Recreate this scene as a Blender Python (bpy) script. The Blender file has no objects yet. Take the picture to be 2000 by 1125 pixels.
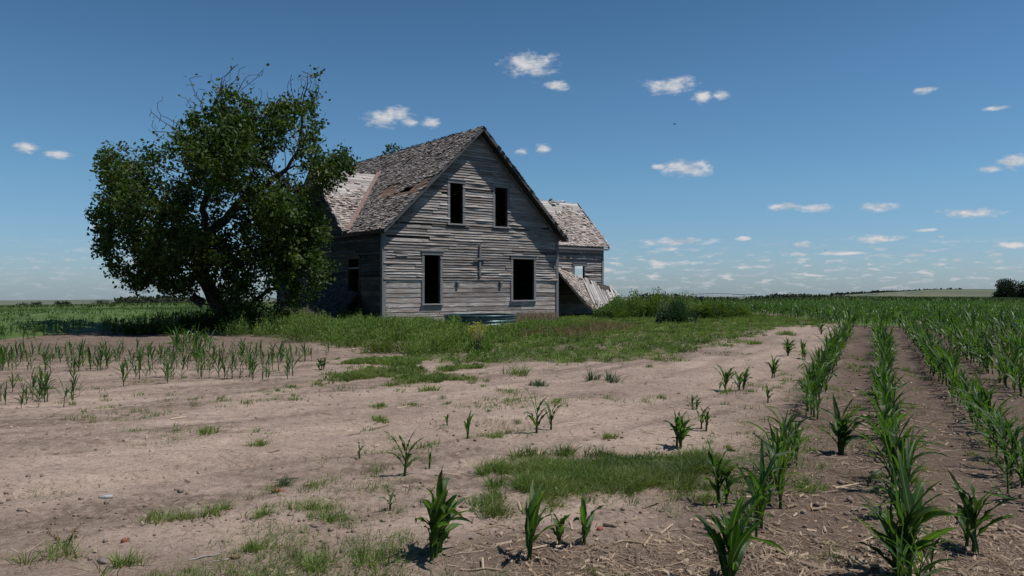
import bpy, math, random
import numpy as np
from math import sin, cos, pi, radians, sqrt, atan2
random.seed(11); rng = np.random.default_rng(11)
S = bpy.context.scene; COL = S.collection
F, CX, HY, HC = 1500.0, 1000.0, 560.0, 1.5          # focal length, centre, eye level (photo units), eye height in metres

# ------------------------------------------------------------------ object helpers
def tag(o, label=None, cat=None, group=None, kind=None):
    if label: o['label'] = label
    if cat: o['category'] = cat
    if group: o['group'] = group
    if kind: o['kind'] = kind
    return o
def empty(name, loc=(0, 0, 0), rz=0.0):
    o = bpy.data.objects.new(name, None); COL.objects.link(o); o.location = loc; o.rotation_euler = (0, 0, rz)
    o.empty_display_size = .2
    return o
def mesh_np(name, V, faces_list, mats, parent=None, tone=None, uv=None, matidx=None, smooth=False):
    """V Nx3; faces_list: list of int arrays (Mi x Ki). tone per vertex (N), uv per vertex (N x 2)"""
    me = bpy.data.meshes.new(name)
    V = np.asarray(V, dtype=np.float32)
    faces_list = [np.asarray(f, dtype=np.int32) for f in faces_list if len(f)]
    loops = np.concatenate([f.ravel() for f in faces_list]); ks = np.concatenate([np.full(len(f), f.shape[1], np.int32) for f in faces_list])
    starts = np.concatenate([[0], np.cumsum(ks)[:-1]]).astype(np.int32)
    me.vertices.add(len(V)); me.vertices.foreach_set('co', V.ravel())
    me.loops.add(len(loops)); me.loops.foreach_set('vertex_index', loops)
    me.polygons.add(len(ks)); me.polygons.foreach_set('loop_start', starts); me.polygons.foreach_set('loop_total', ks)
    if tone is not None:
        tone = np.asarray(tone, dtype=np.float32)
        if tone.ndim == 1:
            a = me.attributes.new('tone', 'FLOAT', 'POINT'); a.data.foreach_set('value', tone)
        else:
            for k, nm in enumerate(('tone', 'damp_rut_shade', 'green', 'field')[:tone.shape[1]]):
                a = me.attributes.new(nm, 'FLOAT', 'POINT'); a.data.foreach_set('value', np.ascontiguousarray(tone[:, k]))
    if uv is not None:
        l = me.uv_layers.new(name='UVMap'); l.data.foreach_set('uv', np.asarray(uv, dtype=np.float32)[loops].ravel())
    if not isinstance(mats, (list, tuple)): mats = [mats]
    for m in mats: me.materials.append(m)
    if matidx is not None: me.polygons.foreach_set('material_index', np.asarray(matidx, dtype=np.int32))
    if smooth: me.polygons.foreach_set('use_smooth', np.ones(len(ks), dtype=bool))
    me.update(calc_edges=True); me.validate()
    o = bpy.data.objects.new(name, me); COL.objects.link(o)
    if parent: o.parent = parent
    return o
class MB:
    def __init__(s): s.V = []; s.Q = []; s.T = []; s.t = []; s.uv = []
    def quad(s, p, tone=.5, uv=None):
        i = len(s.V); s.V.extend(p); s.Q.append((i, i+1, i+2, i+3)); s.t.extend([tone]*4)
        s.uv.extend(uv if uv else [(0, 0), (1, 0), (1, 1), (0, 1)])
    def tri(s, p, tone=.5, uv=None):
        i = len(s.V); s.V.extend(p); s.T.append((i, i+1, i+2)); s.t.extend([tone]*3); s.uv.extend(uv if uv else [(0, 0), (1, 0), (.5, 1)])
    def slab(s, p0, a, b, c, tone=.5, u0=None):
        """box from corner p0 with edge vectors a (grain direction), b, c"""
        p0, a, b, c = map(np.array, (p0, a, b, c)); p0 = p0.astype(float)
        u0 = random.uniform(0, 50) if u0 is None else u0; v0 = random.uniform(0, 50)
        la, lb, lc = np.linalg.norm(a), np.linalg.norm(b), np.linalg.norm(c)
        if np.dot(np.cross(a, b), c) < 0: b, c, lb, lc = c, b, lc, lb
        def q(o, e1, e2, l1, l2): s.quad([tuple(o), tuple(o+e1), tuple(o+e1+e2), tuple(o+e2)], tone, [(u0, v0), (u0+l1, v0), (u0+l1, v0+l2), (u0, v0+l2)])
        q(p0+c, a, b, la, lb); q(p0+b, a, -b, la, lb) if False else s.quad([tuple(p0), tuple(p0+b), tuple(p0+a+b), tuple(p0+a)], tone, [(u0, v0), (u0, v0+lb), (u0+la, v0+lb), (u0+la, v0)])
        q(p0, a, c, la, lc); s.quad([tuple(p0+b), tuple(p0+b+c), tuple(p0+a+b+c), tuple(p0+a+b)], tone, [(u0, v0), (u0, v0+lc), (u0+la, v0+lc), (u0+la, v0)])
        s.quad([tuple(p0), tuple(p0+c), tuple(p0+b+c), tuple(p0+b)], tone, [(u0, v0), (u0, v0+lc), (u0+lb*.1, v0+lc), (u0+lb*.1, v0)])
        s.quad([tuple(p0+a), tuple(p0+a+b), tuple(p0+a+b+c), tuple(p0+a+c)], tone, [(u0, v0), (u0+lb*.1, v0), (u0+lb*.1, v0+lc), (u0, v0+lc)])
    def tube(s, pts, radii, n=6, tone=.5):
        pts = [np.array(p, float) for p in pts]; rings = []
        for k, p in enumerate(pts):
            d = pts[min(k+1, len(pts)-1)]-pts[max(k-1, 0)]; d /= (np.linalg.norm(d)+1e-9)
            u = np.cross(d, (0, 0, 1.0)); u = np.cross(d, (0, 1.0, 0)) if np.linalg.norm(u) < .1 else u; u /= np.linalg.norm(u); v = np.cross(d, u)
            i = len(s.V); rings.append(i)
            for j in range(n):
                a = 2*pi*j/n; s.V.append(tuple(p+radii[k]*(cos(a)*u+sin(a)*v))); s.t.append(tone); s.uv.append((k*.3, j*.1))
        for k in range(len(pts)-1):
            for j in range(n):
                a, b = rings[k]+j, rings[k]+(j+1) % n; c, d = rings[k+1]+(j+1) % n, rings[k+1]+j; s.Q.append((a, b, c, d))
        for r in (rings[0], rings[-1]):
            for j in range(1, n-1): s.T.append((r, r+j, r+j+1))
    def build(s, name, mat, parent=None, smooth=False, **k):
        fl = []
        if s.Q: fl.append(np.array(s.Q))
        if s.T: fl.append(np.array(s.T))
        return mesh_np(name, np.array(s.V), fl, mat, parent, tone=np.array(s.t), uv=np.array(s.uv), smooth=smooth, **k)

# ------------------------------------------------------------------ numpy value noise
def hsh(ix, iy, sd):
    n = (ix.astype(np.int64)*374761393+iy.astype(np.int64)*668265263+sd*974711) & 0x7fffffff
    n = ((n ^ (n >> 13))*1274126177) & 0x7fffffff
    return ((n ^ (n >> 16)) & 0xffff)/65535.0
def vnoise(x, y, sd=0):
    x = np.asarray(x, float); y = np.asarray(y, float); ix = np.floor(x); iy = np.floor(y); fx = x-ix; fy = y-iy
    fx = fx*fx*(3-2*fx); fy = fy*fy*(3-2*fy)
    a = hsh(ix, iy, sd); b = hsh(ix+1, iy, sd); c = hsh(ix, iy+1, sd); d = hsh(ix+1, iy+1, sd)
    return (a*(1-fx)+b*fx)*(1-fy)+(c*(1-fx)+d*fx)*fy
def fbm(x, y, o=4, sd=0):
    s = 0; a = .5; t = 0
    for k in range(o):
        s = s+a*vnoise(x*2**k+17*k, y*2**k-9*k, sd+k); t += a; a *= .5
    return s/t
def sst(a, b, x): t = np.clip((x-a)/(b-a), 0, 1); return t*t*(3-2*t)

# ------------------------------------------------------------------ terrain
U_ = [-.9, -.667, -.4, .0, .27, .43, .667, .9]
Z300 = [-5.2, -5.3, -4.9, -4.7, -4.05, -2.5, -2.65, -2.8]
Z1800 = [-42, -42, -42, -34, -25, -15, -3.5, -2.0]
TRK = [(-7, 5.0), (-4.05, 6.08), (-1.55, 7.76), (2.25, 11.25), (5.4, 15.8), (9, 22.5), (12.5, 31)]
def pdist(x, y, pts):
    best = np.full(np.shape(x), 1e9); sgn = np.zeros(np.shape(x))
    for (x0, y0), (x1, y1) in zip(pts[:-1], pts[1:]):
        dx, dy = x1-x0, y1-y0; L = dx*dx+dy*dy; t = np.clip(((x-x0)*dx+(y-y0)*dy)/L, 0, 1)
        d = np.hypot(x-x0-t*dx, y-y0-t*dy); m = d < best; best = np.where(m, d, best); sgn = np.where(m, np.sign((x-x0)*dy-(y-y0)*dx), sgn)
    return best*sgn
def gz(x, y):
    x = np.asarray(x, float); y = np.asarray(y, float); r = np.hypot(x, y); az = np.arctan2(x, y)
    u = np.tan(np.clip(az, -.75, .75)); z3 = np.interp(u, U_, Z300); z18 = np.interp(u, [-.9, -.667, -.4, 0, .27, .43, .55, .9], Z1800)
    rr = np.clip(r-38, 0, None)
    z = z3*np.minimum(rr, 262)/262*sst(0, 25, rr)
    z = z-8*sst(300, 520, r)
    z = np.where(r > 520, (z3-8)+(z18-(z3-8))*sst(520, 1800, r), z)
    z = z-60*sst(1800, 5000, r)
    near = 1-sst(30, 60, r)
    d = pdist(x, y, TRK)
    rel = .06*(fbm(x*.45, y*.45, 4, 3)-.5)+.036*(fbm(x*3, y*3, 3, 9)-.5)+.02*(fbm(x*14, y*14, 3, 21)-.5)
    w = np.abs(np.sin(d*3.1+2.5*fbm(x*.5, y*.5, 2, 40)))
    rel = rel+.04*w*np.exp(-(d/2.6)**2)-.045*np.exp(-((np.abs(d)-.75)/.16)**2)*(.5+fbm(x*1.4, y*1.4, 2, 51))
    return z+rel*near
def G(px, py):
    Y = F*HC/(py-HY); X = (px-CX)/F*Y
    return X, Y
def G3(px, py):
    X, Y = G(px, py); return X, Y, float(gz(X, Y))
def P(px, py, Y): return np.array([(px-CX)/F*Y, Y, HC+(HY-py)/F*Y])
def inpoly(x, y, poly):
    x = np.asarray(x); y = np.asarray(y); c = np.zeros(x.shape, bool); n = len(poly)
    for i in range(n):
        x0, y0 = poly[i]; x1, y1 = poly[(i+1) % n]
        cond = ((y0 > y) != (y1 > y)) & (x < (x1-x0)*(y-y0)/(y1-y0+1e-12)+x0); c ^= cond
    return c
def gpoly(pts): return [G(*p) for p in pts]

# ------------------------------------------------------------------ materials
class NT:
    def __init__(s, mat):
        s.m = mat; mat.use_nodes = True; s.t = mat.node_tree; s.t.nodes.clear(); s.n = s.t.nodes; s.l = s.t.links
    def add(s, typ, **kw):
        n = s.n.new(typ)
        for k, v in kw.items():
            if k.startswith('i_'): n.inputs[k[2:].replace('_', ' ')].default_value = v
            else: setattr(n, k, v)
        return n
    def ln(s, a, b): s.l.new(a, b)
def mat(name): m = bpy.data.materials.new(name); return m, NT(m)
def setin(nt, node, idx, v):
    if hasattr(v, 'links') or hasattr(v, 'is_output'): nt.ln(v, node.inputs[idx])
    else: node.inputs[idx].default_value = v
def mix(nt, fac, a, b, blend='MIX'):
    n = nt.add('ShaderNodeMix', data_type='RGBA', blend_type=blend)
    for i, v in ((0, fac), (6, a), (7, b)):
        if isinstance(v, tuple) and len(v) == 3: v = (*v, 1)
        setin(nt, n, i, v)
    return n.outputs[2]
def mth(nt, op, a, b=0.0, c=None, clamp=False):
    n = nt.add('ShaderNodeMath', operation=op, use_clamp=clamp); setin(nt, n, 0, a); setin(nt, n, 1, b)
    if c is not None: setin(nt, n, 2, c)
    return n.outputs[0]
def ramp(nt, fac, stops):
    n = nt.add('ShaderNodeValToRGB'); e = n.color_ramp.elements
    while len(e) < len(stops): e.new(.5)
    for k, (p, c) in enumerate(stops):
        e[k].position = p; e[k].color = (c, c, c, 1) if not isinstance(c, tuple) else (*c, 1)
    nt.ln(fac, n.inputs[0]); return n.outputs[0]
def noise(nt, vec, scale, detail=3, rough=.55, dist=0.0):
    n = nt.add('ShaderNodeTexNoise'); n.inputs['Scale'].default_value = scale; n.inputs['Detail'].default_value = detail
    n.inputs['Roughness'].default_value = rough; n.inputs['Distortion'].default_value = dist
    if vec is not None: nt.ln(vec, n.inputs['Vector'])
    return n.outputs['Fac']
def mapping(nt, vec, sc=(1, 1, 1), rot=(0, 0, 0), loc=(0, 0, 0)):
    n = nt.add('ShaderNodeMapping'); n.inputs['Scale'].default_value = sc; n.inputs['Rotation'].default_value = rot; n.inputs['Location'].default_value = loc
    nt.ln(vec, n.inputs['Vector']); return n.outputs[0]
def attr(nt, nm): return nt.add('ShaderNodeAttribute', attribute_name=nm).outputs['Fac']
def finish(nt, col, rough=.8, bump=None, bstr=.3, bdist=.01, metal=0.0, spec=.3, trans=0.0, tcol=None, coat=0):
    p = nt.add('ShaderNodeBsdfPrincipled'); setin(nt, p, 0, col if not (isinstance(col, tuple) and len(col) == 3) else (*col, 1))
    setin(nt, p, 2, rough); p.inputs['Metallic'].default_value = metal; p.inputs['Specular IOR Level'].default_value = spec
    if bump is not None:
        b = nt.add('ShaderNodeBump'); b.inputs['Strength'].default_value = bstr; b.inputs['Distance'].default_value = bdist
        nt.ln(bump, b.inputs['Height']); nt.ln(b.outputs[0], p.inputs['Normal'])
    out = nt.add('ShaderNodeOutputMaterial'); sh = p.outputs[0]
    if trans > 0:
        t = nt.add('ShaderNodeBsdfTranslucent'); setin(nt, t, 0, tcol if tcol is not None else col)
        mx = nt.add('ShaderNodeMixShader'); mx.inputs[0].default_value = trans; nt.ln(p.outputs[0], mx.inputs[1]); nt.ln(t.outputs[0], mx.inputs[2]); sh = mx.outputs[0]
    nt.ln(sh, out.inputs[0])

def m_leaf(name, dark, light, yellow, rough=.5, trans=.25, spec=.35, nscale=1.2):
    m, nt = mat(name); pos = nt.add('ShaderNodeNewGeometry').outputs['Position']
    t = attr(nt, 'tone'); c = mix(nt, t, dark, light)
    n = noise(nt, pos, nscale, 3); c = mix(nt, ramp(nt, n, [(.35, 0.0), (.75, .75)]), c, yellow)
    tc = mix(nt, 1.0, c, (1.5, 1.7, .6), 'MULTIPLY')
    finish(nt, c, rough, spec=spec, trans=trans, tcol=tc); return m
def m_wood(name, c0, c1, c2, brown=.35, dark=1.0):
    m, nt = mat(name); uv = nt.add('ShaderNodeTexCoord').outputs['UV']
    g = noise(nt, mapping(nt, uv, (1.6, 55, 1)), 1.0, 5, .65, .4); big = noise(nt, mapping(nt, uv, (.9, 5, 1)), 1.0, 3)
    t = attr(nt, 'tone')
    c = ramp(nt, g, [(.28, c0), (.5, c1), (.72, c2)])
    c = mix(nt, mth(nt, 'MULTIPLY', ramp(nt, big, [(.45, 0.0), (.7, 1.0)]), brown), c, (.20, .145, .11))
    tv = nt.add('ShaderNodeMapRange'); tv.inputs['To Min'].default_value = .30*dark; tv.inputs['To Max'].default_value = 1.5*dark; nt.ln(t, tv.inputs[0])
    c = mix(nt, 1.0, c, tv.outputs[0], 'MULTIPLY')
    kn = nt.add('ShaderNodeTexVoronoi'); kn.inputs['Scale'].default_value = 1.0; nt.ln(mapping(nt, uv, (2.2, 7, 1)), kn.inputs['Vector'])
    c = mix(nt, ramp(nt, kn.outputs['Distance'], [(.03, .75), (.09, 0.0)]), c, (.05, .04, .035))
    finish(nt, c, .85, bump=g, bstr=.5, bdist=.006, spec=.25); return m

MAT = {}
MAT['siding'] = m_wood('weathered_siding', (.05, .041, .036), (.235, .218, .208), (.49, .468, .455), .7)
MAT['shade_siding'] = m_wood('painted_shade_siding', (.018, .015, .014), (.048, .042, .039), (.095, .086, .08), .6, .8)  # siding copy with the shaded side's darkness put into its colour
MAT['trim'] = m_wood('weathered_trim', (.07, .073, .08), (.17, .175, .187), (.28, .285, .30), .15)
MAT['shingle'] = m_wood('weathered_shingle', (.05, .042, .038), (.27, .235, .215), (.56, .51, .48), .5)
MAT['deck'] = m_wood('brown_roof_board', (.08, .05, .035), (.20, .125, .085), (.30, .21, .16), .7)
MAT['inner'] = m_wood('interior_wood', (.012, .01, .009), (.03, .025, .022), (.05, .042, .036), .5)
MAT['bleached'] = m_wood('bleached_board', (.16, .15, .145), (.34, .32, .31), (.50, .48, .47), .25)

def m_soil():
    m, nt = mat('sandy_soil'); pos = nt.add('ShaderNodeNewGeometry').outputs['Position']
    n1 = noise(nt, pos, .35, 4); n2 = noise(nt, mapping(nt, pos, (2.0, 5.0, 1), (0, 0, radians(-28))), 1.0, 5, .6, .5); n3 = noise(nt, pos, 22, 4, .7); n4 = noise(nt, pos, 90, 2)
    c = mix(nt, ramp(nt, n2, [(.2, 0.0), (.75, 1.0)]), (.26, .195, .158), (.44, .345, .285))
    c = mix(nt, ramp(nt, n1, [(.35, .5), (.65, 0.0)]), c, (.17, .127, .10))
    c = mix(nt, mth(nt, 'MULTIPLY', ramp(nt, n3, [(.3, 1.0), (.52, 0.0)]), .55), c, (.15, .11, .085))
    c = mix(nt, mth(nt, 'MULTIPLY', ramp(nt, n3, [(.6, 0.0), (.8, 1.0)]), .35), c, (.40, .33, .275))
    tone = attr(nt, 'tone'); damp_rut_shade = attr(nt, 'damp_rut_shade'); gr = attr(nt, 'green'); fl = attr(nt, 'field')
    n5 = noise(nt, mapping(nt, pos, (1, 1, 1)), 9, 4, .7)
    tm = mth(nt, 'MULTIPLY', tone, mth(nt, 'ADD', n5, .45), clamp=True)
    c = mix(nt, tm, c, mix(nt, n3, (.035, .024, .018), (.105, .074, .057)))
    c = mix(nt, mth(nt, 'MULTIPLY', damp_rut_shade, ramp(nt, n5, [(.35, .25), (.6, 1.0)])), c, (.115, .085, .067))
    vf = nt.add('ShaderNodeTexVoronoi'); vf.inputs['Scale'].default_value = 16; nt.ln(pos, vf.inputs['Vector'])
    n6 = noise(nt, mapping(nt, pos, (1, 1, 1), loc=(5, 2, 0)), 13, 6, .75); c = mix(nt, ramp(nt, n6, [(.57, 0.0), (.64, .75)]), c, (.085, .062, .048))
    n7 = noise(nt, mapping(nt, pos, (1, 1.7, 1), (0, 0, .5), loc=(8, 3, 0)), 34, 4, .7); c = mix(nt, ramp(nt, n7, [(.60, 0.0), (.68, .7)]), c, (.075, .055, .042))
    fm = mth(nt, 'MULTIPLY', ramp(nt, vf.outputs['Distance'], [(.10, 1.0), (.2, 0.0)]), ramp(nt, noise(nt, pos, 1.7, 3), [(.45, 0.0), (.62, .8)]))
    c = mix(nt, fm, c, (.08, .06, .045))
    c = mix(nt, mth(nt, 'MULTIPLY', gr, ramp(nt, n5, [(.3, .35), (.6, 1.0)])), c, mix(nt, n3, (.028, .035, .014), (.075, .095, .03)))
    # far country: field green, then pasture, with distance haze mixed into the colour
    bands = noise(nt, mapping(nt, pos, (.0012, .006, 1)), 1.0, 3); fc = mix(nt, ramp(nt, bands, [(.42, 0.0), (.56, 1.0)]), (.055, .075, .035), (.13, .125, .07))
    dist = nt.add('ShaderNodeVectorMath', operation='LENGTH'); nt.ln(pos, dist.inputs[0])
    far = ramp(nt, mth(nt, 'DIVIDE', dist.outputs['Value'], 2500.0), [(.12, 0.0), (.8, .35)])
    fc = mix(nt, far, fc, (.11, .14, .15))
    c = mix(nt, fl, c, fc)
    h = mth(nt, 'ADD', mth(nt, 'MULTIPLY', n3, .6), mth(nt, 'ADD', mth(nt, 'MULTIPLY', n5, 1.2), mth(nt, 'ADD', mth(nt, 'MULTIPLY', n4, .25), mth(nt, 'MULTIPLY', n2, 2.0))))
    finish(nt, c, .95, bump=h, bstr=.8, bdist=.03, spec=.1); return m
MAT['soil'] = m_soil()

def m_corn():
    m, nt = mat('corn_leaf_green'); uv = nt.add('ShaderNodeTexCoord').outputs['UV']; pos = nt.add('ShaderNodeNewGeometry').outputs['Position']
    t = attr(nt, 'tone'); c = mix(nt, t, (.012, .036, .008), (.043, .105, .017))
    n = noise(nt, pos, 3.0, 2); c = mix(nt, ramp(nt, n, [(.45, 0.0), (.8, .5)]), c, (.09, .13, .028))
    sx = nt.add('ShaderNodeSeparateXYZ'); nt.ln(uv, sx.inputs[0])
    rib = ramp(nt, mth(nt, 'ABSOLUTE', mth(nt, 'SUBTRACT', sx.outputs[0], .5)), [(.0, .8), (.09, 0.0)])
    c = mix(nt, rib, c, (.15, .23, .09))
    c = mix(nt, mth(nt, 'MULTIPLY', ramp(nt, sx.outputs[1], [(.82, 0.0), (1.0, .8)]), ramp(nt, noise(nt, pos, 6, 2), [(.5, 0.0), (.6, 1.0)])), c, (.22, .19, .07))
    veins = noise(nt, mapping(nt, uv, (34, 1.2, 1)), 1.0, 2)
    c = mix(nt, mth(nt, 'MULTIPLY', veins, .35), c, mix(nt, 1.0, c, (.6, .6, .6), 'MULTIPLY'))
    tc = mix(nt, 1.0, c, (2.2, 2.4, .8), 'MULTIPLY')
    finish(nt, c, .42, bump=veins, bstr=.35, bdist=.006, spec=.33, trans=.36, tcol=tc); return m
MAT['corn'] = m_corn()
MAT['canopy'] = m_leaf('corn_canopy', (.035, .062, .018), (.085, .135, .036), (.09, .125, .035), .7, 0.0, .15, .05)
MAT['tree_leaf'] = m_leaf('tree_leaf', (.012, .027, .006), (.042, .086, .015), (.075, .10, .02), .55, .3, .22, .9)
MAT['far_leaf'] = m_leaf('far_tree_leaf', (.018, .026, .017), (.04, .055, .034), (.045, .055, .03), .8, .1, .1, .1)
MAT['shrub_leaf'] = m_leaf('shrub_leaf', (.02, .042, .012), (.115, .205, .05), (.15, .20, .055), .6, .3, .2, 1.0)
MAT['weed_leaf'] = m_leaf('weed_leaf', (.02, .045, .012), (.15, .245, .058), (.21, .25, .075), .6, .3, .2, 1.1)
MAT['grass'] = m_leaf('grass_blade', (.035, .066, .018), (.13, .20, .05), (.20, .21, .085), .55, .3, .2, 1.5)
MAT['blue_leaf'] = m_leaf('bluegreen_leaf', (.018, .04, .022), (.05, .105, .05), (.04, .07, .04), .6, .2, .2, 1.0)
MAT['straw'] = m_leaf('dry_straw', (.07, .048, .034), (.42, .33, .25), (.24, .17, .12), .8, .15, .1, 2.0)
MAT['redgrass'] = m_leaf('dry_brown_grass', (.13, .075, .05), (.30, .19, .135), (.22, .17, .10), .8, .2, .1, 1.4)
MAT['yellow'] = m_leaf('yellow_petal', (.32, .24, .01), (.55, .42, .02), (.4, .36, .02), .6, .3, .2, 2.0)
MAT['white_petal'] = m_leaf('pale_scrap', (.5, .5, .5), (.75, .75, .75), (.6, .6, .6), .5, 0, .3, 2.0)
def m_bark():
    m, nt = mat('rough_bark'); pos = nt.add('ShaderNodeNewGeometry').outputs['Position']
    n = noise(nt, mapping(nt, pos, (9, 9, 2)), 1.5, 5, .7); c = mix(nt, ramp(nt, n, [(.3, 0.0), (.7, 1.0)]), (.03, .024, .02), (.13, .11, .095))
    finish(nt, c, .9, bump=n, bstr=.8, bdist=.03, spec=.1); return m
MAT['bark'] = m_bark()
def m_simple(name, a, b, scale=8, rough=.8, metal=0.0, spec=.3, bs=.3):
    m, nt = mat(name); oc = nt.add('ShaderNodeTexCoord').outputs['Object']; n = noise(nt, oc, scale, 5, .65)
    finish(nt, mix(nt, ramp(nt, n, [(.3, 0.0), (.7, 1.0)]), a, b), rough, bump=n, bstr=bs, bdist=.005, metal=metal, spec=spec); return m
MAT['twig'] = m_simple('grey_twig', (.12, .1, .085), (.26, .22, .19))
MAT['stone'] = m_simple('grey_stone', (.2, .2, .21), (.36, .36, .38), 14)
MAT['clod'] = m_simple('soil_clod', (.11, .08, .06), (.24, .185, .15), 20)
MAT['brick'] = m_simple('red_brick_bit', (.16, .05, .03), (.27, .1, .06), 20)
MAT['metal'] = m_simple('galvanised_teal', (.035, .075, .09), (.11, .165, .18), 3, .42, .55, .4, .08)
MAT['rust'] = m_simple('rusty_flashing', (.16, .10, .085), (.30, .22, .19), 9, .7, .2)
MAT['black'] = m_simple('dark_bird', (.01, .01, .012), (.03, .03, .03))
MAT['steel'] = m_simple('dull_steel', (.1, .11, .12), (.22, .23, .25), 2, .6, .3)

# ------------------------------------------------------------------ ground sheet (fine near the camera, reaching the horizon)
BED = gpoly([(470, 640), (545, 625), (700, 618), (1100, 612), (1250, 606), (1420, 606), (1640, 630), (1600, 634), (1500, 641), (1420, 662), (1330, 690), (1240, 712), (1100, 708), (960, 712), (880, 708), (800, 700), (700, 682), (600, 668), (500, 652)])
PATCH = gpoly([(930, 950), (1000, 905), (1080, 893), (1200, 905), (1320, 895), (1400, 905), (1410, 930), (1330, 960), (1220, 955), (1150, 950), (1100, 975), (1050, 985), (1040, 1010), (960, 1015), (950, 985)])
PATCH2 = gpoly([(640, 755), (690, 705), (800, 700), (890, 712), (960, 725), (900, 745), (760, 750), (700, 770), (650, 772)])
def build_ground():
    f = np.concatenate([np.linspace(-pi, -.82, 40)[:-1], np.linspace(-.82, .82, 760), np.linspace(.82, pi, 40)[1:-1]])
    r = np.concatenate([[0.0, .6], 1.2*np.exp(np.linspace(0, math.log(7000/1.2), 620))])
    A, R = np.meshgrid(f, r); X = R*np.sin(A); Y = R*np.cos(A)
    Z = gz(X, Y); V = np.stack([X, Y, Z], -1).reshape(-1, 3); na, nr = len(f), len(r)
    i = np.arange(nr-1)[:, None]*na+np.arange(na)[None, :]; j = np.arange(nr-1)[:, None]*na+(np.arange(na)+1)[None, :] % na
    Q = np.stack([i, j, j+na, i+na], -1).reshape(-1, 4)
    x, y = V[:, 0], V[:, 1]; c = x-.467*y
    wob = 1.2*(fbm(x*.8, y*.8, 3, 70)-.5)
    tone = sst(-1.9, -.3, c+wob)*.95                                     # tilled soil between the rows
    tone = np.maximum(tone, sst(5.0, 4.2, y+.6*wob)*sst(-1.0, .0, x+wob))    # trash strip in the foreground
    tone = np.maximum(tone, .35*sst(4.9, 4.3, y+wob))  # nearest soil darkened, a corner vignette painted into its tone
    lx = np.where(y > .1, x/np.maximum(y, .1), 0)
    tone = np.maximum(tone, .6*sst(13.5, 17, y+wob)*sst(-.2, -.3, lx))  # dark litter tone at left; also paints in the tree's shade
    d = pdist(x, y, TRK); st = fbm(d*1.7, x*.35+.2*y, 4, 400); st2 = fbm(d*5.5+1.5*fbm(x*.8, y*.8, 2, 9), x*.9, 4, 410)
    crust_rut_shade = np.clip((st-.45)*7, 0, 1)*.62+np.clip((st2-.49)*7, 0, 1)*.5+.35*np.exp(-((np.abs(d+1.9)-.75)/.3)**2)*sst(.4, .5, fbm(x*.5, y*.5, 2, 77))+.6*np.exp(-((np.abs(d)-.75)/.13)**2)*sst(.35, .6, fbm(x*.9, y*.9, 3, 78))+.5*np.exp(-((np.abs(d-2.3)-.7)/.16)**2)*sst(.4, .6, fbm(x*.7, y*.7, 3, 79))  # rut shading painted as dark lines along with the crust streaks
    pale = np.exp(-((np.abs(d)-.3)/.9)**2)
    damp_rut_shade = np.clip(crust_rut_shade*(1-.7*pale), 0, .95)*(1-sst(26, 40, np.hypot(x, y)))
    for px, py, a, b in ((1280, 705, 70, 7), (1150, 775, 110, 9), (1060, 770, 60, 5), (430, 770, 70, 7), (560, 783, 40, 6), (1480, 665, 110, 14), (1400, 690, 80, 8), (60, 870, 120, 14), (330, 790, 60, 8), (160, 880, 60, 12)):
        gx, gy = G(px, py); sx_ = a/F*gy; sy_ = gy-G(px, py+b)[1]
        q = np.hypot((x-gx)/sx_, (y-gy)/max(sy_, .05)); damp_rut_shade = np.maximum(damp_rut_shade, sst(1.25, .4, q+1.0*(fbm(x*1.5, y*1.5, 3, 33)-.5))*.75)
    gr = np.zeros_like(x)
    for poly, amt in ((BED, .8), (PATCH, .0), (PATCH2, .0)):
        w2 = .5*(fbm(x*.9, y*.9, 3, 88)-.5)
        w2 = 2.4*(fbm(x*1.1, y*1.1, 4, 88)-.5); w3 = 2.4*(fbm(x*1.1+7, y*1.1, 4, 89)-.5); gr = np.maximum(gr, np.where(inpoly(x+w2, y+w3, poly), amt, 0))
    r_ = np.hypot(x, y)
    gr = np.maximum(gr, np.where((r_ > 34) & (r_ < 420), .9, 0))
    fld = sst(330, 420, r_)
    o = mesh_np('ground', V, [Q], MAT['soil'], tone=np.stack([tone, damp_rut_shade, gr, fld], -1), smooth=True)
    tag(o, kind='structure')
build_ground()

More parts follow.
